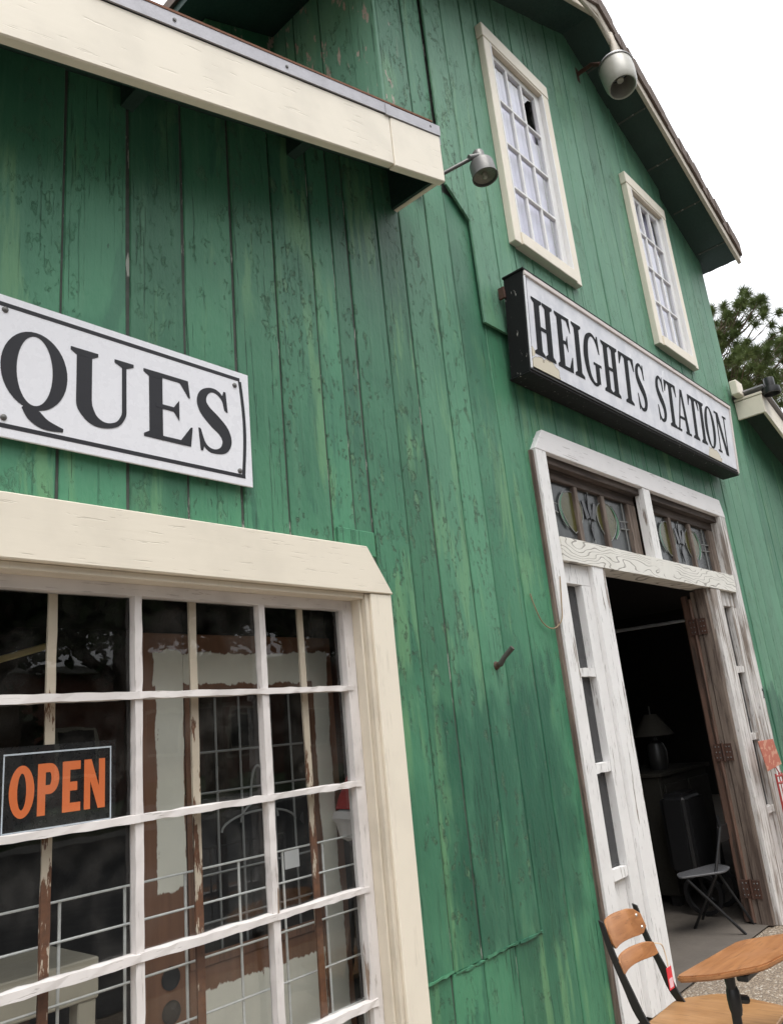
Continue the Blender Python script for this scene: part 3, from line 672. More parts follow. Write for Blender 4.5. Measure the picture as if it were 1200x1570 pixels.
# transom lights
for (x0, x1) in ((3.572, 4.757), (4.867, 6.118)):
    MB().box(x0, x1, .0, .1, 2.742, 2.786).build('head_liner', 'brown_x', dr)
    s = MB().box(x0 + .002, x1 - .002, .045, .085, 2.68, 2.74).build('transom_sash', 'brown_x', dr, bevel=.003)
    MB().box(x0 + .002, x1 - .002, .045, .085, 2.316, 2.345).build('rail', 'brown_x', s, bevel=.003)
    for p, q in ((x0 + .003, x0 + .075), (x1 - .11, x1 - .003)): MB().box(p, q, .043, .087, 2.346, 2.679).build('stile', 'brown', s, bevel=.003)
    a, b = x0 + .076, x1 - .111; wv = (b - a) / 3
    for k in (1, 2): MB().box(a + wv * k - .02, a + wv * k + .02, .044, .086, 2.346, 2.679).build('mullion', 'brown', s, bevel=.003)
    z0, z1 = 2.346, 2.679; zc = (z0 + z1) / 2
    MB().add([(a, .07, z0), (b, .07, z0), (b, .07, z1), (a, .07, z1)], [(0, 1, 2, 3)]).build('pane', 'leadglass', s)
    cx = (a + b) / 2; cz = zc + .035
    def ell(ex, ez, rx, rz, t0=0, t1=2 * math.pi, n=24, y=.066): return [(ex + rx * math.cos(t0 + (t1 - t0) * i / n), y, ez + rz * math.sin(t0 + (t1 - t0) * i / n)) for i in range(n + 1)]
    for sg in (-1, 1):
        ex = cx + sg * .21
        pts = ell(ex, cz, .125, .10, n=24)
        MB().prism([(p[0], p[2] - (.05 * max(0, 1 - abs(p[0] - ex) / .125) if p[2] < cz else 0)) for p in pts[:-1]], .064, .068).build('pane', 'oliveglass', s)
        MB().tube([(p[0], .063, p[2] - (.05 * max(0, 1 - abs(p[0] - ex) / .125) if p[2] < cz else 0)) for p in pts], .0032, 5).build('came', 'lead', s)
        arc = [(ex + sg * (.127 + .03 * math.sin(math.pi * i / 12)) * math.cos(-.9 + 1.8 * i / 12), cz - .02 + .14 * math.sin(-.9 + 1.8 * i / 12)) for i in range(13)]
        arc2 = [(ex + sg * .127 * math.cos(-.9 + 1.8 * i / 12), cz - .02 + .12 * math.sin(-.9 + 1.8 * i / 12)) for i in range(13)]
        MB().prism(arc + arc2[::-1], .06, .0635).build('pane', 'greenglass', s)
        MB().tube([(p[0], .0595, p[1]) for p in arc], .003, 5).build('came', 'lead', s)
        MB().box(min(ex + sg * .175, ex + sg * .23), max(ex + sg * .175, ex + sg * .23), .06, .067, cz - .05, cz).build('pane', 'blackglass', s)
        MB().tube([(ex + sg * .24, .062, z0), (ex + sg * .24, .062, z1)], .0045, 5).build('came', 'lead', s)
        xe = a if sg < 0 else b
        for dz in (0, -.05): MB().tube([(ex + sg * .17, .061, cz + dz), (xe, .061, cz + .01 + dz)], .004, 5).build('came', 'lead', s)
        MB().prism([(cx + sg * .012, cz - .03), (cx + sg * .06, cz + .075), (cx + sg * .085, cz + .06), (cx + sg * .055, cz - .045)], .06, .066).build('pane', 'blackglass', s)
    MB().prism([(cx, cz + .13), (cx + .02, cz + .02), (cx, cz - .045), (cx - .02, cz + .02)], .059, .0655).build('pane', 'blackglass', s)
    MB().prism([(cx, cz - .05), (cx + .018, cz - .1), (cx, cz - .175), (cx - .018, cz - .1)], .059, .0655).build('pane', 'blackglass', s)
    MB().tube([(cx, .058, z1), (cx, .058, cz + .12)], .004, 5).build('came', 'lead', s)
    MB().tube([(cx, .058, z0), (cx, .058, cz - .17)], .004, 5).build('came', 'lead', s)
# sidelights: sash, bars, deep glass, lower panel
for (x0, x1, mt, lab) in ((3.57, 3.873, 'dwhite', 'narrow sidelight with white sash'), (5.792, 6.12, 'dwhite2', 'narrow sidelight with grey worn sash')):
    s = MB().box(x0 + .002, x1 - .002, -.005, .04, 2.07, 2.18).build('sidelight', mt, dr, label=lab, bevel=.003)
    MB().box(x0 + .002, x0 + .03, -.004, .09, .02, 2.068).build('stile', mt, s, bevel=.003)
    MB().bar((x1 - .052, -.006, .02), (x1 - .052, -.006, 2.068), .1, .095, 16, .0015).build('stile', mt, s)
    for z in (1.61, 1.142, .655): MB().bar((x0 + .032, -.003, z), (x1 - .104, -.003, z), .045, .036, 5, .003, 'x').build('glazing_bar', mt, s)
    for z0, z1 in ((.68, 1.118), (1.166, 1.586), (1.634, 2.068)):
        MB().add([(x0 + .03, .036, z0), (x1 - .1, .036, z0), (x1 - .1, .036, z1), (x0 + .03, .036, z1)], [(0, 1, 2, 3)]).build('pane', 'sideglass', s)
    MB().box(x0 + .031, x1 - .103, .02, .05, .02, .63).build('panel', mt, s, bevel=.003)
# inner door post reveal, folded door edge and hinges at the far side of the opening
MB().bar((5.575, .0, .01), (5.575, .0, 2.18), .05, .07, 16, .002).build('door_reveal', 'brown', dr)
MB().bar((5.59, .076, .01), (5.59, .076, 2.17), .07, .03, 16, .002).build('door_reveal', 'brown', dr)
leaf = MB().bar((5.585, .13, .02), (5.585, .13, 2.15), .045, .045, 14, .0015).build('door_leaf', 'redbrown', dr, label='dark door leaf folded back')
MB().box(5.61, 6.35, .16, .2, .02, 2.15).build('leaf_panel', 'redbrown', leaf)
MB().tube([(5.556, .118, .02), (5.556, .118, 2.12)], .013, 8).build('edge_bead', 'redbrown', leaf, smooth=True)
for z in (.22, 1.07, 1.92):
    h = MB().box(5.540, 5.5485, .03, .078, z - .055, z + .055).box(5.5405, 5.549, .1, .15, z - .055, z + .055).tube([(5.543, .09, z - .06), (5.543, .09, z + .06)], .009, 8).build('hinge', 'hinge', leaf)
    for dy in (.045, .065, .115, .138):
        for dz in (-.035, .0, .035): MB().lathe((5.5395, dy, z + dz), [(.0001, .002), (.0035, .0015), (.005, 0)], 6, Matrix.Rotation(-math.pi / 2, 3, 'Y')).build('screw', 'steel', h)
# hand-painted 2 on the right jamb
two = MB().tube([(6.215, -.0315, 1.445), (6.222, -.0315, 1.462), (6.232, -.0315, 1.452), (6.228, -.0315, 1.425), (6.214, -.0315, 1.395), (6.234, -.0315, 1.398)], .0035, 5).build('numeral', 'ink', dr)

# ------------------------------------------------------------------ lettering
def catmull(pts, n=6):
    out = []
    for i in range(len(pts) - 1):
        p0, p1, p2, p3 = pts[max(i - 1, 0)], pts[i], pts[i + 1], pts[min(i + 2, len(pts) - 1)]
        for k in range(n):
            t = k / n
            out.append(tuple(.5 * ((2 * p1[j]) + (p2[j] - p0[j]) * t + (2 * p0[j] - 5 * p1[j] + 4 * p2[j] - p3[j]) * t * t + (3 * p1[j] - p0[j] - 3 * p2[j] + p3[j]) * t ** 3) for j in range(len(p1))))
    out.append(tuple(pts[-1])); return out
def stroke(ctrl, asp, n=6):
    """ctrl: (x, z, width) in letter units; asp = letter width / height, keeps the pen width even"""
    c = catmull(ctrl, n); L, R_ = [], []
    for i, (x, z, w_) in enumerate(c):
        a = c[max(i - 1, 0)]; b = c[min(i + 1, len(c) - 1)]
        dx, dz = (b[0] - a[0]) * asp, b[1] - a[1]; l = math.hypot(dx, dz) or 1
        nx, nz = -dz / l, dx / l
        L.append((x + nx * w_ / 2 / asp, z + nz * w_ / 2)); R_.append((x - nx * w_ / 2 / asp, z - nz * w_ / 2))
    return [[L[i], L[i + 1], R_[i + 1], R_[i]] for i in range(len(c) - 1)]
def ring(cx, cz, rx, rz, ix, iz, n=40, t0=0, t1=2 * math.pi, icx=None):
    icx = cx if icx is None else icx; q = []
    for i in range(n):
        a, b = t0 + (t1 - t0) * i / n, t0 + (t1 - t0) * (i + 1) / n
        q.append([(cx + rx * math.cos(a), cz + rz * math.sin(a)), (cx + rx * math.cos(b), cz + rz * math.sin(b)), (icx + ix * math.cos(b), cz + iz * math.sin(b)), (icx + ix * math.cos(a), cz + iz * math.sin(a))])
    return q
def rect(a, b, c, d): return [[(a, c), (b, c), (b, d), (a, d)]]
def glyph(ch, asp, t, h):
    """pieces of a bold roman capital in a unit box; t stem width, h hairline (both in cap heights), asp width/height"""
    T = t / asp; H = h / asp; P_ = []
    def stem(x, z0=0., z1=1., T_=T, sl=.55, sr=.55):
        P_.append(rect(x - T_ / 2, x + T_ / 2, z0, z1))
        for z, sg in ((z0, 1), (z1, -1)):
            a, b = x - T_ / 2 - sl * T, x + T_ / 2 + sr * T
            P_.append([[(a, z), (b, z), (b, z + sg * h * .7), (x + T_ / 2, z + sg * h * 1.5), (x - T_ / 2, z + sg * h * 1.5), (a, z + sg * h * .7)]])
    if ch == 'H':
        a = .5 * T + .45 * T; stem(a, sl=.45, sr=.45); stem(1 - a, sl=.45, sr=.45); P_.append(rect(a, 1 - a, .5 - h / 2, .5 + h / 2))
    elif ch == 'I': stem(.5, sl=.5, sr=.5)
    elif ch == 'E':
        x = .5 * T + .4 * T; stem(x, sl=.4, sr=.0); P_.append(rect(x, .9, 1 - h, 1)); P_.append(rect(x, .93, 0, h)); P_.append(rect(x, .70, .5 - h / 2, .5 + h / 2))
        P_.append([[(.72, 1 - h * .5), (.92, 1), (.96, .74), (.93, .74)]]); P_.append([[(.72, h * .5), (.955, 0), (1., .29), (.965, .29)]])
        P_.append([[(.58, .5), (.72, .5 + .15), (.72, .5 - .15)]])
    elif ch == 'T':
        stem(.5); P_.append(rect(.06, .94, 1 - h, 1))
        P_.append([[(.02, 1), (.22, 1 - h * .5), (.04, .74), (.0, .74)]]); P_.append([[(.98, 1), (.78, 1 - h * .5), (.96, .74), (1., .74)]])
    elif ch == 'A':
        P_ += [[q] for q in ([(.50 - H * .2, 1.), (.50 + T * .55, 1.), (.88 + T * .1, 0), (.88 - T * .85, 0)], [(.5 - H * .2, 1.), (.5 + H * .6, .96), (.16, 0), (.16 - H, 0)])]
        P_.append(rect(.28, .68, .30, .30 + h)); P_.append(rect(0, .30, 0, h * .8)); P_.append(rect(.60, 1., 0, h * .8))
    elif ch == 'N':
        P_.append(rect(.14, .14 + H, 0, 1)); P_.append(rect(.86 - H, .86, 0, 1)); P_.append([[(.10, 1), (.10 + T * 1.05, 1), (.86, .0), (.86 - T * .9, .0)]])
        P_.append(rect(0, .30, 0, h * .8)); P_.append(rect(.70, 1., 1 - h * .8, 1)); P_.append(rect(0, .2, 1 - h * .8, 1))
    elif ch == 'O': P_.append(ring(.5, .5, .5, .515, .5 - T, .515 - h * .75))
    elif ch == 'Q':
        P_.append(ring(.5, .5, .5, .515, .5 - T * .95, .515 - h * .75))
        P_.append(stroke([(.36, .02, h * 1.2), (.50, -.08, t * .9), (.68, -.17, t * .7), (.95, -.20, h * .6)], asp))
    elif ch == 'U':
        xl = T * .9; P_.append(rect(xl - T / 2, xl + T / 2, .3, 1)); P_.append(rect(.86 - H / 2, .86 + H / 2, .3, 1))
        P_.append([[(0, 1), (2 * xl, 1), (2 * xl, 1 - h * .7), (xl + T / 2, 1 - h * 1.5), (xl - T / 2, 1 - h * 1.5), (0, 1 - h * .7)]])
        P_.append([[(.70, 1), (1.02, 1), (1.02, 1 - h * .7), (.86 + H / 2, 1 - h * 1.5), (.86 - H / 2, 1 - h * 1.5), (.70, 1 - h * .7)]])
        P_.append(stroke([(xl, .31, t), (xl + .02, .20, t), (.36, .06, t * .72), (.55, .015, h * 1.25), (.74, .07, h), (.845, .20, h), (.86, .31, h)], asp))
    elif ch == 'S':
        P_.append(stroke([(.84, .70, h * .6), (.78, .86, h * .8), (.62, .955, h), (.42, .965, h * 1.1), (.23, .88, t * .62), (.17, .75, t * .8), (.27, .62, t * .98), (.52, .49, t * 1.1), (.76, .365, t * .98), (.85, .22, t * .8), (.76, .09, t * .6), (.56, .03, h * 1.1), (.35, .035, h), (.2, .12, h * .8), (.10, .31, h * .6)], asp))
        P_.append([[(.80, 1.), (.86, 1.), (.90, .68), (.85, .68), (.74, .88)]]); P_.append([[(.17, 0), (.11, 0), (.06, .33), (.11, .33), (.23, .12)]])
    elif ch == 'G':
        P_.append(stroke([(.90, .70, h * .6), (.82, .86, h), (.66, .96, h), (.46, .96, h * 1.2), (.24, .82, t * .8), (.14, .5, t), (.24, .18, t * .8), (.46, .035, h * 1.2), (.66, .03, h), (.83, .12, h)], asp))
        P_.append(rect(.86 - T * .85, .86 + T * .05, .06, .42)); P_.append(rect(.55, 1., .40, .40 + h * .8)); P_.append([[(.84, 1.), (.90, 1.), (.95, .66), (.9, .66), (.78, .86)]])
    elif ch == 'bO': P_.append(ring(.5, .5, .5, .5, .5 - T, .5 - T * asp * .95))
    elif ch == 'bP':
        P_.append(rect(0, T, 0, 1)); P_.append(rect(T, .55, .40, .40 + h)); P_.append(rect(T, .55, 1 - h, 1))
        P_.append(ring(.55, .70, .45, .30, .45 - T, .30 - h, 16, -math.pi / 2, math.pi / 2))
    elif ch == 'bE':
        P_.append(rect(0, T, 0, 1)); P_.append(rect(T, 1, 1 - h, 1)); P_.append(rect(T, 1, 0, h)); P_.append(rect(T, .82, .5 - h / 2, .5 + h / 2))
    elif ch == 'bN':
        P_.append(rect(0, T * .9, 0, 1)); P_.append(rect(1 - T * .9, 1, 0, 1)); P_.append([[(0, 1), (T * 1.05, 1), (1, 0), (1 - T * 1.05, 0)]])
    return P_
def letter(ch, x0, x1, z0, z1, y, mat, parent, t, h, lean=None, th=.0012):
    asp = (x1 - x0) / (z1 - z0); mb = MB(); k = 0
    for piece in glyph(ch, asp, t, h):
        k += 1
        for poly in piece:
            mb.prism([(x0 + p[0] * (x1 - x0), z0 + p[1] * (z1 - z0)) for p in poly], y - th - k * .00012, y)
    if lean: mb.v = [lean(p) for p in mb.v]
    return mb.build('letter', mat, parent)

# enamel sign reading ...QUES
sg = thing('enamel_sign', (1.0, -.02, 2.24), 'white enamel sign with black border reading QUES in serif capitals', 'sign')
MB().box(.20, 1.572, -.024, -.017, 2.24, 2.657).build('panel', 'signwhite', sg, bevel=.0015)
YS = -.0241
bw = .0125
MB().box(.22, 1.534, YS - .0008, YS + .002, 2.6275 - bw / 2, 2.6275 + bw / 2).build('border', 'ink', sg)
MB().box(.22, 1.541, YS - .0008, YS + .002, 2.2725 - bw / 2, 2.2725 + bw / 2).build('border', 'ink', sg)
arc = [(1.534 + .012 * math.sin(math.pi * i / 14), 2.2785 + (2.621 - 2.2785) * i / 14) for i in range(15)]
MB().prism([(x - bw / 2, z) for x, z in arc] + [(x + bw / 2, z) for x, z in arc[::-1]], YS - .00095, YS + .002).build('border', 'ink', sg)
for ch, a, b, z0, z1, t, h in (('Q', .743, .926, 2.339, 2.566, .195, .07), ('U', .934, 1.128, 2.336, 2.562, .205, .062), ('E', 1.166, 1.338, 2.336, 2.562, .205, .062), ('S', 1.352, 1.492, 2.333, 2.563, .2, .062)):
    letter(ch, a, b, z0, z1, YS, 'ink', sg, t, h)
for x, z in ((.749, 2.612), (.757, 2.295), (1.512, 2.601), (1.519, 2.290)):
    MB().lathe((x, YS, z), [(.0001, .006), (.005, .0055), (.0085, .003), (.009, -.001)], 12, Matrix.Rotation(math.pi / 2, 3, 'X')).build('screw', 'steel', sg, smooth=True)

# box sign HEIGHTS STATION, leaning out a little at the top
hz0, hz1 = 3.155, 3.735
def lean(p): return Vector((p.x, p.y - .045 * (p.z - hz0) / (hz1 - hz0), p.z))
hs_ = thing('box_sign', (4.88, -.02, hz0), 'long black-edged box sign reading HEIGHTS STATION above the doorway', 'sign')
def lb(mb, name, mat, parent=hs_, bevel=.003): mb.v = [lean(p) for p in mb.v]; return mb.build(name, mat, parent, bevel=bevel)
x0, x1 = 3.33, 6.43
body = lb(MB().box(x0, x1, -.148, -.026, hz0, hz1), 'body', 'blackbox')
lb(MB().box(x0 - .006, x1 + .006, -.158, -.02, hz1 + .001, hz1 + .014), 'cap_strip', 'blackbox')
lb(MB().box(x0 - .004, x1 + .004, -.155, -.02, hz0 - .012, hz0 - .001), 'bottom_strip', 'blackbox')
face = lb(MB().box(x0 + .03, x1 - .028, -.1535, -.1485, hz0 + .03, hz1 - .03), 'face', 'signface', bevel=0)
lb(MB().box(x0 + .006, x1 - .004, -.163, -.1485, hz1 - .03, hz1 - .002), 'trim', 'signtrim'); lb(MB().box(x1 - .027, x1 - .004, -.162, -.1485, hz0 + .002, hz1 - .031), 'trim', 'signtrim')
lb(MB().box(x0 + .006, x1 - .028, -.1605, -.1485, hz0 + .001, hz0 + .012), 'trim', 'black'); lb(MB().box(x0 + .004, x0 + .016, -.159, -.1485, hz0 + .013, hz1 - .031), 'trim', 'signwhite')
YH = -.1537
for ch, a, b in (('H', 3.388, 3.602), ('E', 3.628, 3.80), ('I', 3.825, 3.915), ('G', 3.935, 4.15), ('H', 4.172, 4.382), ('T', 4.402, 4.615), ('S', 4.63, 4.775),
                 ('S', 4.94, 5.078), ('T', 5.088, 5.285), ('A', 5.25, 5.495), ('T', 5.50, 5.695), ('I', 5.712, 5.79), ('O', 5.802, 6.012), ('N', 6.03, 6.285)):
    letter(ch, a, b, 3.268, 3.60, YH, 'oldink', face, .165, .062, lean)
MB().box(3.315, 3.33, -.075, -.035, 3.62, 3.69).build('bracket', 'hinge', hs_, bevel=.003)
for x in (3.75, 4.9, 6.05): MB().box(x, x + .05, -.03, -.02, hz1 - .06, hz1 - .01).build('bracket', 'hinge', hs_)

# OPEN notice hung behind the glass
op = thing('open_notice', (.97, .066, 1.25), 'black OPEN notice with orange letters hung inside the window', 'sign')
MB().box(.815, 1.125, .066, .0675, 1.243, 1.458).build('card', 'openblack', op)
for (a, b, c, d) in ((.828, 1.112, 1.438, 1.442), (.828, 1.112, 1.254, 1.258), (.828, .8315, 1.2585, 1.4375), (1.1085, 1.112, 1.2585, 1.4375)): MB().box(a, b, .0652, .0659, c, d).build('border', 'openline', op)
for ch, a, b in (('bO', .844, .906), ('bP', .914, .969), ('bE', .978, 1.026), ('bN', 1.036, 1.094)):
    letter(ch, a, b, 1.287, 1.412, .0659, 'orange', op, .16 if ch != 'bN' else .15, .175, th=.0006)

# ------------------------------------------------------------------ lamps
la = thing('wall_lamp', (2.82, 0, 4.15), 'grey barn lamp on a bent arm beside the cream fascia', 'lamp')
hx, hy, hz = 2.985, -.25, 4.17
MB().lathe((2.72, -.002, 4.05), [(.0001, .03), (.04, .028), (.045, 0)], 16, Matrix.Rotation(math.pi / 2, 3, 'X')).build('wall_plate', 'steel', la, smooth=True)
MB().tube([(2.72, -.03, 4.05), (2.945, -.235, 4.222)], .0105, 10).build('arm', 'steel', la, smooth=True)
MB().tube([(2.915, -.222, 4.208), (2.965, -.245, 4.232)], .016, 10).build('swivel', 'steel', la, smooth=True)
tilt = Matrix.Rotation(math.radians(-8), 3, 'X') @ Matrix.Diagonal((.86, .86, .86))
hd = MB().lathe((hx, hy, hz), [(.0001, .118), (.033, .117), (.036, .11), (.036, .048), (.044, .04), (.070, .03), (.074, .02), (.074, -.066), (.079, -.069), (.079, -.078), (.071, -.078), (.069, -.03), (.03, .0), (.0001, .0)], 28, tilt).build('lamp_head', 'steel', la, smooth=True)
MB().lathe((hx, hy, hz), [(.0001, -.05), (.05, -.053), (.0695, -.062)], 24, tilt).build('lens', 'lensdark', hd, smooth=True)
MB().lathe((hx, hy, hz), [(.0001, -.088), (.01, -.084), (.015, -.075), (.014, -.053)], 12, tilt).build('bulb', 'lens', hd, smooth=True)

yl = thing('yard_light', (5.05, 0, 6.3), 'bulky cream yard light bracketed under the gable rake', 'lamp')
lx, ly, lz = 5.02, -.36, 6.03
MB().box(5.035, 5.085, -.03, -.022, 6.28, 6.42).build('wall_plate', 'hinge', yl, bevel=.003)
MB().tube([(5.06, -.03, 6.36), (5.05, -.16, 6.35), (lx, ly + .12, 6.27)], .017, 10).build('arm', 'hinge', yl, smooth=True)
tl = Matrix.Rotation(math.radians(9), 3, 'Y') @ Matrix.Rotation(math.radians(-8), 3, 'X') @ Matrix.Diagonal((.84, .84, .84))
MB().lathe((lx, ly, lz), [(.0001, .30), (.07, .29), (.075, .25), (.115, .235), (.145, .215), (.15, .19)], 28, tl).build('ballast_cap', 'signwhite', yl, smooth=True)
MB().lathe((lx, ly, lz), [(.153, .19), (.158, .188), (.158, .172), (.152, .17)], 28, tl).build('clamp_ring', 'steel', yl, smooth=True)
MB().lathe((lx, ly, lz), [(.150, .171), (.152, .10), (.148, .02), (.142, -.05), (.128, -.10), (.120, -.112), (.110, -.105), (.114, -.05), (.12, .05), (.12, .12)], 32, tl).build('refractor', 'lens', yl, smooth=True)
MB().lathe((lx, ly, lz), [(.0001, -.02), (.03, -.018), (.035, .02), (.03, .10), (.02, .15)], 16, tl).build('bulb', 'lens', yl, smooth=True)
MB().tube([(lx, ly, lz + .2), (lx + .02, ly, lz + .33), (lx + .03, ly + .02, 6.5)], .028, 10).build('photocell', 'rtrim', yl, smooth=True)
cd = thing('conduit', (4.7, YF, 6.6), 'pale cables running along the gable rake to the yard light', 'conduit')
for k in range(2):
    MB().tube([(3.2, YF - .01, 5.70 - .03 * k), (4.0, YF - .03, 6.12), (4.45, YF - .035 - .02 * k, 6.42 - .06 * k), (4.8, YF - .03, 6.50 - .05 * k), (5.02 + .02 * k, YF - .01, 6.42 - .02 * k)], .016, 8).build('cable', 'rtrim', cd, smooth=True)
fl = thing('flood_lamp', (7.42, -.3, 4.15), 'small black flood lamp on the corner of the side wing roof', 'lamp')
fx, fy, fz = 7.37, -.32, 4.08
MB().lathe((fx, fy, fz), [(.0001, .14), (.042, .138), (.045, .13), (.045, .05), (.055, .045), (.078, .04), (.082, .0), (.08, -.02), (.07, -.02), (.06, .01), (.0001, .02)], 24).build('lamp_head', 'castiron', fl, smooth=True)
MB().tube([(fx, fy, fz + .1), (fx + .05, fy + .1, fz + .1)], .008, 8).build('arm', 'castiron', fl)
MB().box(fx + .03, fx + .07, fy + .085, fy + .13, fz + .06, fz + .115).build('junction_box', 'castiron', fl, bevel=.004)

# ------------------------------------------------------------------ small things on the wall
hk = thing('wall_hook', (2.89, 0, 1.66), 'rusty pipe stub sticking out of the green boards', 'hook')
MB().tube([(2.885, .003, 1.645), (2.882, -.03, 1.65), (2.885, -.05, 1.675), (2.892, -.095, 1.712)], [.012, .013, .011, .0115], 10).build('pipe', 'hook', hk, smooth=True)
MB().lathe((2.885, -.002, 1.645), [(.0001, .012), (.014, .011), (.02, 0)], 10, Matrix.Rotation(math.pi / 2, 3, 'X')).build('flange', 'hook', hk)
tw = thing('hanging_twine', (3.4, -.01, 1.95), 'loop of thin twine hanging beside the door jamb', 'twine')
MB().tube(catmull([(3.245, -.005, 1.99), (3.26, -.01, 1.93), (3.30, -.012, 1.86), (3.36, -.014, 1.826), (3.42, -.02, 1.83), (3.455, -.036, 1.87), (3.475, -.037, 1.95), (3.50, -.037, 2.09)], 6), .0032, 6).build('strand', 'twine', tw, smooth=True)

# ------------------------------------------------------------------ school desk
ds = thing('school_desk', (2.65, -.72, 0), 'school chair with bent plywood back and writing tablet on black iron frame', 'desk')
def lerp3(a, b, t): return Vector(a).lerp(Vector(b), t)
def slat(zb, zt, name, ext):
    vs, fs = [], []; n = 12
    def pt(u, z, dy):     # u across 0..1, z height; leaning, curved
        k = (z - .43) / .30; xl, xr = 2.555 - .002 * k, 2.82 - .035 * k
        y = -.62 + .085 * k; bow = .028 * (1 - (2 * u - 1) ** 2)
        return (xl + (xr - xl) * u, y + bow + dy, z)
    for i in range(n + 1):
        u = i / n; e = abs(2 * u - 1); r = ext * max(0, (e - .72) / .28) ** 2
        for dy in (0, .009):
            vs += [pt(-.02 + 1.04 * u, zb + r, dy), pt(-.02 + 1.04 * u, zt - r, dy)]
    for i in range(n):
        a, b = 4 * i, 4 * i + 4
        fs += [(a, b, b + 1, a + 1), (a + 2, a + 3, b + 3, b + 2), (a + 1, b + 1, b + 3, a + 3), (a, a + 2, b + 2, b)]
    fs += [(0, 1, 3, 2), (4 * n, 4 * n + 2, 4 * n + 3, 4 * n + 1)]
    return MB().add(vs, fs).build(name, 'oak', ds, bevel=.0015, smooth=True)
sl = slat(.645, .73, 'backrest', .022); slat(.575, .622, 'back_slat', .006)
for (x, z) in ((2.752, .710), (2.76, .672)):
    MB().lathe((x, -.5405 - (.73 - z) * .28, z), [(.0001, .004), (.004, .0035), (.0065, 0)], 10, Matrix.Rotation(math.pi / 2, 3, 'X')).build('rivet', 'rivet', sl, smooth=True)
for xt, xb in ((2.545, 2.565), (2.795, 2.825)):     # flat iron uprights sweeping down into the seat frame
    mb = MB(); pts = catmull([(xt, -.527, .735), (xt + .004, -.55, .64), (xb - .01, -.585, .54), (xb, -.615, .455), (xb + .01, -.66, .405), (xb + .012, -.76, .385)], 5)
    vs, fs = [], []
    for i, p in enumerate(pts):
        wd = .012 + .018 * min(1, i / len(pts) * 1.6); 
        vs += [(p[0] - .004, p[1] - wd * .4, p[2] - wd * .3), (p[0] + .004, p[1] - wd * .4, p[2] - wd * .3), (p[0] + .004, p[1] + wd, p[2] + wd * .2), (p[0] - .004, p[1] + wd, p[2] + wd * .2)]
    for i in range(len(pts) - 1):
        for k in range(4): fs.append((i * 4 + k, i * 4 + (k + 1) % 4, i * 4 + 4 + (k + 1) % 4, i * 4 + 4 + k))
    fs += [(3, 2, 1, 0), tuple(range(4 * len(pts) - 4, 4 * len(pts)))]
    mb.add(vs, fs).build('upright', 'castiron', ds)
def rounded(pts, r=.03, n=4):
    out = []; m = len(pts)
    for i in range(m):
        p = Vector(pts[i]); a = (Vector(pts[i - 1]) - p); b = (Vector(pts[(i + 1) % m]) - p); ra = min(r, a.length * .45); rb_ = min(r, b.length * .45)
        s, e = p + a.normalized() * ra, p + b.normalized() * rb_
        for k in range(n + 1):
            t = k / n; out.append(tuple((1 - t) ** 2 * s + 2 * t * (1 - t) * p + t * t * e))
    return out
seat = rounded([(2.575, -.60, .425), (2.85, -.592, .425), (2.95, -.72, .433), (2.905, -.95, .433), (2.60, -.97, .433), (2.52, -.75, .43)], .04)
MB().prism_z(seat, -.012, .004).build('seat', 'oakseat', ds, bevel=.003, smooth=True)
MB().prism_z([(p[0], p[1], p[2]) for p in rounded([(2.58, -.615, .41), (2.848, -.607, .41), (2.945, -.722, .41), (2.90, -.94, .41), (2.61, -.955, .41), (2.53, -.75, .41)], .04)], -.09, .0025).build('seat_pan', 'castiron', ds, smooth=True)
tab = rounded([(2.205, -.912, .70), (2.63, -.935, .692), (2.77, -1.06, .695), (2.86, -1.17, .70), (2.66, -1.22, .718), (2.46, -1.135, .72), (2.335, -1.112, .718), (2.225, -1.02, .714)], .035)
MB().prism_z(tab, -.016, .0).build('writing_tablet', 'oak', ds, bevel=.004, smooth=True, seg=2)
MB().tube([(2.36, -1.0, .692), (2.365, -1.0, .64), (2.38, -.99, .40), (2.39, -.985, .06)], [.017, .0125, .0135, .0135], 12).build('post', 'castiron', ds, smooth=True)
MB().lathe((2.368, -1.0, .615), [(.0135, .03), (.0175, .02), (.019, .0), (.0175, -.025), (.0135, -.04)], 14).tube([(2.37, -1.0, .615), (2.408, -1.02, .604)], [.012, .011], 8).build('clamp', 'castiron', ds, smooth=True)
MB().box(2.30, 2.56, -1.075, -1.045, .68, .697).box(2.33, 2.40, -1.05, -.96, .682, .697).build('tablet_bracket', 'castiron', ds, bevel=.003)
MB().tube([(2.385, -.985, .34), (2.5, -.9, .36), (2.65, -.82, .36)], .014, 8).build('brace', 'castiron', ds, smooth=True)
for q in ((2.56, -.62), (2.84, -.61), (2.88, -.93), (2.40, -.985)):
    MB().tube([(q[0], q[1], .36 if q[1] > -.98 else .1), (q[0] + (q[0] - 2.7) * .1, q[1] + (q[1] + .78) * .1, .0)], [.014, .012], 10).build('leg', 'castiron', ds, smooth=True)
# price tag tied on the back slat
pt_ = thing('price_tag', (2.80, -.62, .5), 'red price tag tied to the school chair back', 'tag')
MB().tube(catmull([(2.745, -.60, .628), (2.765, -.612, .622), (2.785, -.61, .605), (2.79, -.612, .575), (2.788, -.614, .545)], 5), .0022, 6).build('string', 'string', pt_)
tg = MB().box(2.768, 2.806, -.6165, -.615, .478, .546).build('card', 'redtag', pt_, bevel=.0006)
MB().box(2.774, 2.800, -.6172, -.6166, .484, .512).build('price_field', 'tagpaper', pt_)

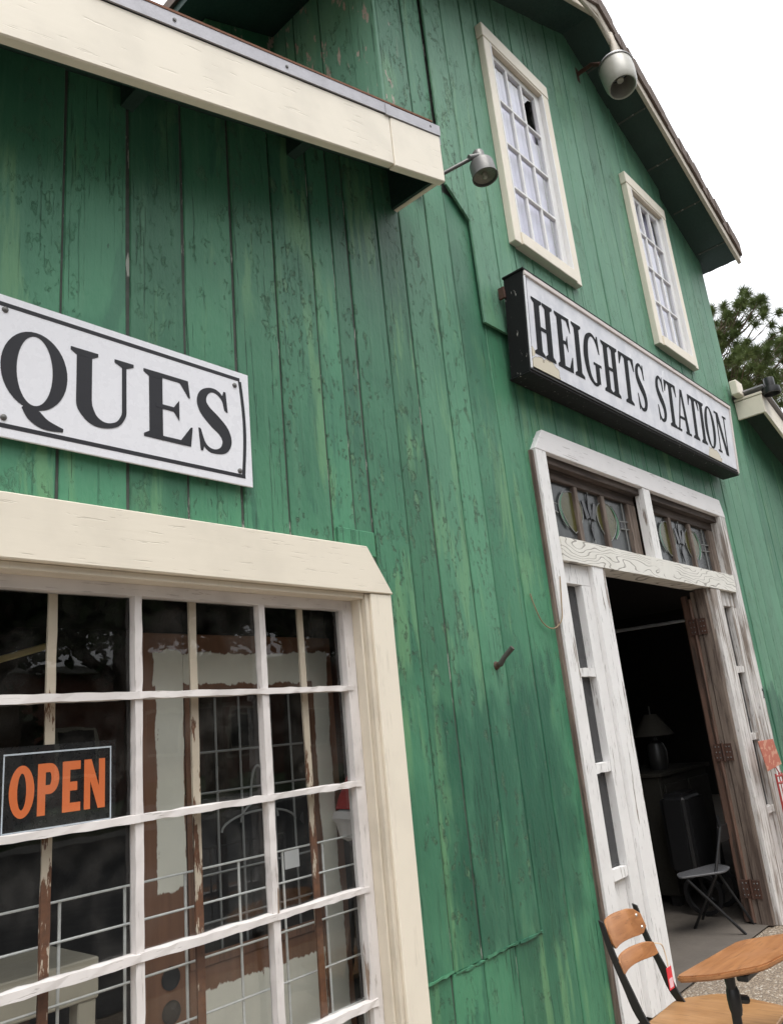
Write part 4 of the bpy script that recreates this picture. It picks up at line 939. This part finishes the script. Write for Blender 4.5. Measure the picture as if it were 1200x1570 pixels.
# ------------------------------------------------------------------ red plaque on a wire stand by the right jamb
rs = thing('wire_stand', (5.9, -.15, 0), 'red wire basket stand beside the right door jamb', 'stand')
for i in range(6):
    x = 5.78 + i * .055; MB().tube([(x, -.14, .9), (x + .012, -.145, .02)], .0035, 6).build('wire', 'redwire', rs)
for z in (.885, .84, .66, .45, .2): MB().tube([(5.76, -.142, z), (6.08, -.142, z), (6.08, -.30, z), (5.78, -.30, z), (5.76, -.142, z)], .004, 6).build('wire', 'redwire', rs)
for x, y in ((5.76, -.142), (6.08, -.142), (6.08, -.3), (5.78, -.3)): MB().tube([(x, y, .0), (x, y, .9)], .005, 6).build('leg', 'redwire', rs)
pq = thing('tin_plaque', (5.8, -.13, .93), 'faded red tin plaque standing above the wire basket', 'sign')
MB().prism([(5.675, .925), (5.985, .945), (5.912, 1.118), (5.610, 1.122)], -.127, -.122).build('plate', 'plaque', pq, bevel=.001)
MB().tube([(5.85, -.1245, .935), (5.87, -.14, .88)], .004, 6).build('stem', 'redwire', pq)

# ------------------------------------------------------------------ things inside the shop window
od = thing('salvaged_door', (1.75, .3, .02), 'old stripped door with leaded glass leaning behind the window panes', 'door')
def two(mb, n_, mt='olddoor'): return mb.build(n_, mt, od, bevel=.002)
two(MB().box(1.335, 1.495, .30, .34, .02, 1.795), 'stile'); two(MB().box(2.05, 2.178, .30, .34, .02, 1.795), 'stile')
two(MB().box(1.497, 2.048, .302, .338, 1.605, 1.795), 'rail'); two(MB().box(1.497, 2.048, .302, .338, .30, .765), 'rail'); two(MB().box(1.497, 2.048, .302, .338, .02, .29), 'rail')
MB().box(1.497, 1.515, .297, .3015, .766, 1.604).build('bead', 'strippedwood', od); MB().box(2.032, 2.049, .297, .3015, .766, 1.604).build('bead', 'strippedwood', od)
MB().box(1.516, 2.031, .297, .3015, 1.585, 1.604).build('bead', 'strippedwood', od); MB().box(1.516, 2.031, .297, .3015, .766, .80).build('bead', 'strippedwood', od)
MB().add([(1.5, .325, .766), (2.045, .325, .766), (2.045, .325, 1.604), (1.5, .325, 1.604)], [(0, 1, 2, 3)]).build('pane', 'glass', od)
for x in (1.63, 1.73, 1.87, 1.96): MB().tube([(x, .318, .77), (x, .318, 1.6)], .004, 5).build('came', 'lead', od)
for z in (1.40, 1.27, 1.02, .88): MB().tube([(1.5, .317, z), (2.045, .317, z)], .004, 5).build('came', 'lead', od)
for k, (rx, rz, cz_) in enumerate(((.035, .12, 1.22), (.08, .06, 1.16), (.16, .05, 1.14))):
    MB().tube([(1.80 + rx * math.cos(math.pi * i / 14), .315, cz_ + rz * math.sin(math.pi * i / 14)) for i in range(15)], .004, 5).build('came', 'lead', od)
for (x, z) in ((1.43, .765), (1.43, .675)): MB().lathe((x, .2985, z), [(.0001, -.001), (.026, -.0005), (.032, .001)], 18, Matrix.Rotation(math.pi / 2, 3, 'X')).build('lock_hole', 'black', od)
wr = thing('wire_rack', (1.5, .12, .1), 'white wire rack standing just behind the window glass', 'rack')
for z in (1.073, .979, .838, .697, .56, .4): MB().tube([(.2, .12, z), (2.078, .12, z)], .0034, 6).build('wire', 'wire', wr)
for x in (.62, .82, 1.005, 1.185, 1.374, 1.563, 1.736, 1.91, 2.077): MB().tube([(x, .126, .1), (x, .126, 1.074)], .0042, 6).build('wire', 'wire', wr)
for x in (.2, 1.1, 2.06): MB().tube([(x, .132, .02), (x, .132, .56)], .006, 6).build('leg', 'wire', wr)
pf = thing('pale_cabinet', (.8, .5, .02), 'pale painted cabinet standing inside the shop window', 'cabinet')
MB().box(.55, 1.16, .215, .5, .80, .90).build('top', 'palefurn', pf, bevel=.004); MB().prism([(1.09, .02), (1.14, .02), (1.155, .80), (1.105, .80)], .22, .27).build('leg', 'palefurn', pf, bevel=.003)
MB().box(.93, .955, .25, .28, .02, .80).build('leg', 'palefurn', pf); MB().box(.5, 1.08, .45, .48, .06, .80).build('back_panel', 'strippedwood', pf); MB().box(.57, .6, .22, .27, .02, .80).build('leg', 'palefurn', pf)
bp = thing('dark_board', (2.3, .4, .02), 'dark upright board behind the right end of the window', 'board')
for k in range(5): MB().box(2.20 + k * .07, 2.267 + k * .07, .42, .44, .02, 2.2).build('slat', 'dim', bp)
ht = thing('felt_hat', (2.16, .24, 1.1), 'red felt hat with white trim hanging inside the window', 'hat')
MB().lathe((2.155, .235, 1.12), [(.0001, .19), (.012, .18), (.03, .13), (.05, .06), (.056, .02)], 18, Matrix.Rotation(.25, 3, 'Y')).build('crown', 'redfelt', ht, smooth=True)
MB().lathe((2.152, .235, 1.095), [(.045, .045), (.066, .035), (.07, .01), (.05, -.005), (.03, -.05), (.0001, -.06)], 18, Matrix.Rotation(.25, 3, 'Y')).build('trim', 'whitefelt', ht, smooth=True)
MB().box(1.862, 1.927, .268, .27, .988, 1.045).build('paper_card', 'paper', label='small white paper card stuck behind the window glass', cat='card', base=(1.9, .27, .98))
yb = MB().box(.55, 1.32, .89, .93, 1.775, 1.80); yb.v = [Vector((p.x, p.y, p.z + (p.x - 1.14) * .3)) for p in yb.v]  # this strip stands in for the dimmed reflection of a tube lamp
yb.build('lamp_reflection', 'yellow', label='yellow strip added behind the window panes as a dimmed lamp reflection', cat='reflection_bar', base=(.9, .9, 1.75), bevel=.004)
# ------------------------------------------------------------------ things inside the doorway
MB().tube([(6.2, 1.5, 2.06), (8.95, 1.5, 2.335)], .018, 8).build('hanging_pole', 'paper', label='pale pole hanging across the dark doorway', cat='pole', base=(7.5, 1.5, 2.2), smooth=True)
cb = thing('display_cabinet', (6.3, 1.1, .012), 'dim pale cabinet standing inside the doorway', 'cabinet')
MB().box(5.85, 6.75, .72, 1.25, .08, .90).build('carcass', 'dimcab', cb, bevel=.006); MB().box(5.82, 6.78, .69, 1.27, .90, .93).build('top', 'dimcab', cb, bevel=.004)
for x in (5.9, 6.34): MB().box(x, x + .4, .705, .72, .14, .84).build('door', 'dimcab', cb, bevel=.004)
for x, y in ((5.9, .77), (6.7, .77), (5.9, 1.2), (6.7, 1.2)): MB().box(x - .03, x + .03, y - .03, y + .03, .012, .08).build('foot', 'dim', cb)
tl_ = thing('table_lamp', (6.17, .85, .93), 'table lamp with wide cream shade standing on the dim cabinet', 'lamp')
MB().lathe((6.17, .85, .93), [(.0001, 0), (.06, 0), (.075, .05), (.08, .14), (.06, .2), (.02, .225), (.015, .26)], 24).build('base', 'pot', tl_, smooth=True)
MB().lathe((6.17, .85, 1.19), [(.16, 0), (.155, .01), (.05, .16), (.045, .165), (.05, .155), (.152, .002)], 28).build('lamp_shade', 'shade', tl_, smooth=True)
MB().tube([(6.17, .85, 1.15), (6.17, .85, 1.42)], .006, 6).build('stem', 'steel', tl_)
tr = thing('black_trunk', (5.75, .62, .012), 'black domed trunk on wheels inside the doorway', 'trunk')
MB().box(5.62, 5.98, .45, .66, .26, .80).build('body', 'castiron', tr, bevel=.04, seg=3)
for x in (5.66, 5.94): 
    MB().lathe((x, .46, .15), [(.11, -.015), (.135, -.015), (.135, .015), (.11, .015), (.11, -.015)], 24, Matrix.Rotation(math.pi / 2, 3, 'Y')).build('wheel', 'castiron', tr, smooth=True)
MB().tube([(5.62, .46, .15), (5.98, .46, .15)], .01, 8).tube([(5.7, .5, .27), (5.7, .46, .15)], .01, 6).tube([(5.9, .5, .27), (5.9, .46, .15)], .01, 6).build('axle', 'castiron', tr)
fc = thing('folding_chair', (5.3, .35, .012), 'folding chair with pale seat and black tube legs in the doorway', 'chair')
def qz(x, y, z): return (x, y, z)
MB().prism_z(rounded([(5.10, .36, .36), (5.22, .43, .36), (5.55, .30, .37), (5.46, .16, .37), (5.30, .14, .37)], .04), -.012, .0).build('seat', 'greyseat', fc, bevel=.003, smooth=True)
for (a, b) in (((5.15, .33, .34), (5.30, .085, .012)), ((5.45, .26, .35), (5.55, .12, .012)), ((5.28, .2, .34), (5.33, .42, .012)), ((5.52, .26, .35), (5.56, .46, .012))):
    MB().tube([a, b], .009, 8).build('leg', 'castiron', fc, smooth=True)
MB().tube([(5.28, .2, .34), (5.36, .14, .62), (5.58, .23, .66), (5.52, .26, .35)], .010, 8).build('back_frame', 'castiron', fc, smooth=True)
MB().box(5.40, 5.60, .17, .18, .52, .62).build('backrest', 'castiron', fc, bevel=.004)
sf = thing('wall_shelf', (7.6, 2.2, 1.5), 'dim wall shelf with bracket deep inside the doorway', 'shelf')
MB().box(6.9, 8.4, 2.1, 2.4, 1.60, 1.63).build('board', 'dimcab', sf); MB().box(6.95, 7.05, 2.1, 2.14, .012, 1.6).build('post', 'dimcab', sf); MB().box(8.3, 8.4, 2.1, 2.14, .012, 1.6).build('post', 'dim', sf)
# ------------------------------------------------------------------ loose pebbles by the door
pb = MB(); 
ico = bmesh.new(); bmesh.ops.create_icosphere(ico, subdivisions=1, radius=1); iv = [v.co.copy() for v in ico.verts]; iff = [tuple(v.index for v in f.verts) for f in ico.faces]; ico.free()
for k in range(5200):
    x, y = random.uniform(2.2, 6.6), random.uniform(-1.9, -.05)
    r = random.uniform(.002, .0048); m = Matrix.Rotation(random.random() * 6, 3, 'Z') @ Matrix.Diagonal((r * random.uniform(.8, 1.5), r, r * .6))
    pb.add([m @ v + Vector((x, y, r * .15)) for v in iv], iff)
def peb():
    n = NT('pebbles'); c = n.mix(n.noise(n.pos(), 45, 1), (.2, .15, .105), (.48, .40, .31)); return n.finish(c, .75)
M['pebble'] = peb()
pb.build('gravel', 'pebble', label='loose tan pebbles scattered on the forecourt by the doorway', cat='gravel', kind='stuff')

# ------------------------------------------------------------------ trees
def pine(base, h, cc, rr, nclump, seed, lab):
    rng = random.Random(seed); t = thing('pine_tree', base, lab, 'tree', 'pines behind the building'); base = Vector(base)
    MB().tube([base, base + Vector((.1, .05, h * .4)), base + Vector((-.05, .1, h * .75)), base + Vector((0, 0, h * .97))], [.22, .17, .1, .03], 10).build('trunk', 'bark', t, smooth=True)
    br = MB(); nd = MB(); cc = Vector(cc)
    for k in range(nclump):
        while True:
            p = Vector((rng.uniform(-1, 1), rng.uniform(-1, 1), rng.uniform(-1, 1)))
            if .25 < p.length < 1: break
        if mnoise.noise(p * 2.1 + Vector((seed, 0, 0))) < -.06: continue
        c = cc + Vector((p.x * rr[0], p.y * rr[1], p.z * rr[2] - .25 * p.x * p.x))
        tz = max(base.z + h * .35, min(base.z + h * .95, c.z - .3 - .5 * p.length)); a = Vector((base.x, base.y, tz))
        mid = a.lerp(c, .6) + Vector((0, 0, -.12)); br.tube([a, mid, c], [.022, .012, .005], 5, False)
        d0 = (c - mid).normalized(); d0 = (d0 + Vector((0, 0, .5))).normalized()
        for j in range(150):
            d = Vector((rng.gauss(0, 1), rng.gauss(0, 1), rng.gauss(0, 1))).normalized(); d = (d + d0 * .55).normalized()
            l = rng.uniform(.16, .30); o = c - d0 * rng.uniform(0, .12); s = d.cross(Vector((rng.random(), rng.random(), 1))).normalized() * .008
            e = o + d * l + Vector((0, 0, -.03)); b = len(nd.v); nd.v += [o - s, o + s, e]; nd.f.append((b, b + 1, b + 2))
    br.build('limbs', 'bark', t)
    base_ = W[t]; me = bpy.data.meshes.new('crown'); me.from_pydata([tuple(p - base_) for p in nd.v], [], nd.f); me.materials.append(M['needle'])
    o = bpy.data.objects.new('crown', me); col.objects.link(o); o.parent = t
    return t
pine((19.3, 3.5, 0), 11.3, (19.3, 3.4, 9.45), (1.95, 1.95, 2.0), 760, 3, 'long-needled pine with full crown rising behind the gable corner')
pine((26.6, 3.3, 0), 12.2, (26.4, 3.2, 10.2), (1.9, 1.9, 2.2), 300, 5, 'pine half hidden behind the black flood lamp')

def leaf_tree_meshes(seed, nleaf=7000):
    rng = random.Random(seed); br = MB(); lf = MB()
    br.tube([(0, 0, 0), (.1, .05, 1.2), (.0, .1, 2.6)], [.24, .18, .13], 10)
    tips = []
    for k in range(16):
        a = k * 2.4; e = rng.uniform(.3, 1.2); l = rng.uniform(1.6, 3.0); p0 = Vector((0, .1, rng.uniform(1.6, 2.6)))
        d = Vector((math.cos(a) * math.cos(e), math.sin(a) * math.cos(e), math.sin(e)))
        m = p0 + d * l * .5 + Vector((0, 0, .1)); q = p0 + d * l
        br.tube([p0, m, q], [.07, .045, .02], 6, False); tips += [m, q]
        for j in range(3):
            q2 = q + Vector((rng.uniform(-1, 1), rng.uniform(-1, 1), rng.uniform(-.5, .8))) * .8; br.tube([m.lerp(q, .7), q2], [.025, .008], 5, False); tips.append(q2)
    for k in range(nleaf):
        c = rng.choice(tips) + Vector((rng.gauss(0, .33), rng.gauss(0, .33), rng.gauss(0, .27)))
        u = Vector((rng.gauss(0, 1), rng.gauss(0, 1), rng.gauss(0, 1))).normalized(); v = u.orthogonal().normalized(); s = rng.uniform(.06, .11)
        b = len(lf.v); lf.v += [c - u * s, c + v * s * .5, c + u * s, c - v * s * .5]; lf.f.append((b, b + 1, b + 2, b + 3))
    return br, lf
prot = [leaf_tree_meshes(k, 9500) for k in (1, 2, 3)]; pm = []
for br, lf in prot:
    b_ = bpy.data.meshes.new('trunk'); b_.from_pydata([tuple(p) for p in br.v], [], br.f); b_.materials.append(M['bark'])
    c_ = bpy.data.meshes.new('crown'); c_.from_pydata([tuple(p) for p in lf.v], [], lf.f); c_.materials.append(M['leaf']); pm.append((b_, c_))
for i, (x, y, s) in enumerate(((7.6, -18.0, 2.0), (11.2, -17.5, 2.2), (14.6, -18.2, 2.1), (18.6, -19.6, 2.2), (23.5, -21, 2.3), (-9, -18.5, 2.2), (-4.5, -18, 2.0), (0, -19, 2.4), (3.8, -18, 2.1), (28.5, -21, 2.3))):  # row mirrored in part; enlarged and lengthened to block low sky light
    t = thing('street_tree', (x, y, .1), 'leafy broadleaf street tree standing on the lawn across the road, sized to block low sky', 'tree', 'street trees across the road'); t.scale = (s, s, s * .95); t.rotation_euler.z = i * 1.7
    for nm, me in zip(('trunk', 'crown'), pm[i % 3]):
        o = bpy.data.objects.new(nm, me); col.objects.link(o); o.parent = t
hg = thing('hedge', (-5, -24, .1), 'tall leafy hedge added behind the street trees to screen sky from reflections', 'hedge')  # unseen, added to keep bright sky out of the window reflections
rng = random.Random(11); hb = MB()
for k in range(8000):
    c = Vector((rng.uniform(-30, 11), -24 + rng.gauss(0, .4), .1 + rng.uniform(0, 3.7))); u = Vector((rng.gauss(0, 1), rng.gauss(0, 1), rng.gauss(0, 1))).normalized(); v = u.orthogonal().normalized(); q = rng.uniform(.12, .25)
    b = len(hb.v); hb.v += [c - u * q, c + v * q * .6, c + u * q, c - v * q * .6]; hb.f.append((b, b + 1, b + 2, b + 3))
me = bpy.data.meshes.new('foliage'); me.from_pydata([tuple(p - W[hg]) for p in hb.v], [], hb.f); me.materials.append(M['leaf']); o = bpy.data.objects.new('foliage', me); col.objects.link(o); o.parent = hg
MB().box(-30, 11, -24.2, -23.8, .1, 3.2).build('core', 'bark', hg)
bk = thing('brick_building', (24, -31, .1), 'low red brick building across the road behind the street trees', 'building')
def brickmat():
    n = NT('red_brick_wall'); b_ = n.n('TexBrick'); n.put(b_.inputs['Vector'], n.vscale(n.obj(), (1, 1, 1))); b_.inputs['Scale'].default_value = 4
    rotv = n.n('VectorRotate', rotation_type='X_AXIS'); n.put(rotv.inputs['Vector'], n.obj()); rotv.inputs['Angle'].default_value = math.pi / 2; n.put(b_.inputs['Vector'], rotv.outputs[0])
    b_.inputs['Color1'].default_value = (.30, .10, .06, 1); b_.inputs['Color2'].default_value = (.22, .075, .05, 1); b_.inputs['Mortar'].default_value = (.35, .3, .26, 1)
    return n.finish(b_.outputs['Color'], .85)
M['brick'] = brickmat()
MB().box(11.5, 44, -36, -28, .1, 5.0).build('wall', 'brick', bk)
MB().box(11.3, 44.2, -36.2, -27.8, 5.0, 5.3).build('roof', 'kerb', bk, bevel=.02)
for k in range(7):
    x = 13.5 + k * 4.3
    f = MB().box(x, x + 1.7, -27.98, -27.9, 1.1, 3.0).build('window', 'beige', bk)
    MB().box(x + .12, x + 1.58, -27.9, -27.88, 1.22, 2.88).build('pane', 'black', f)
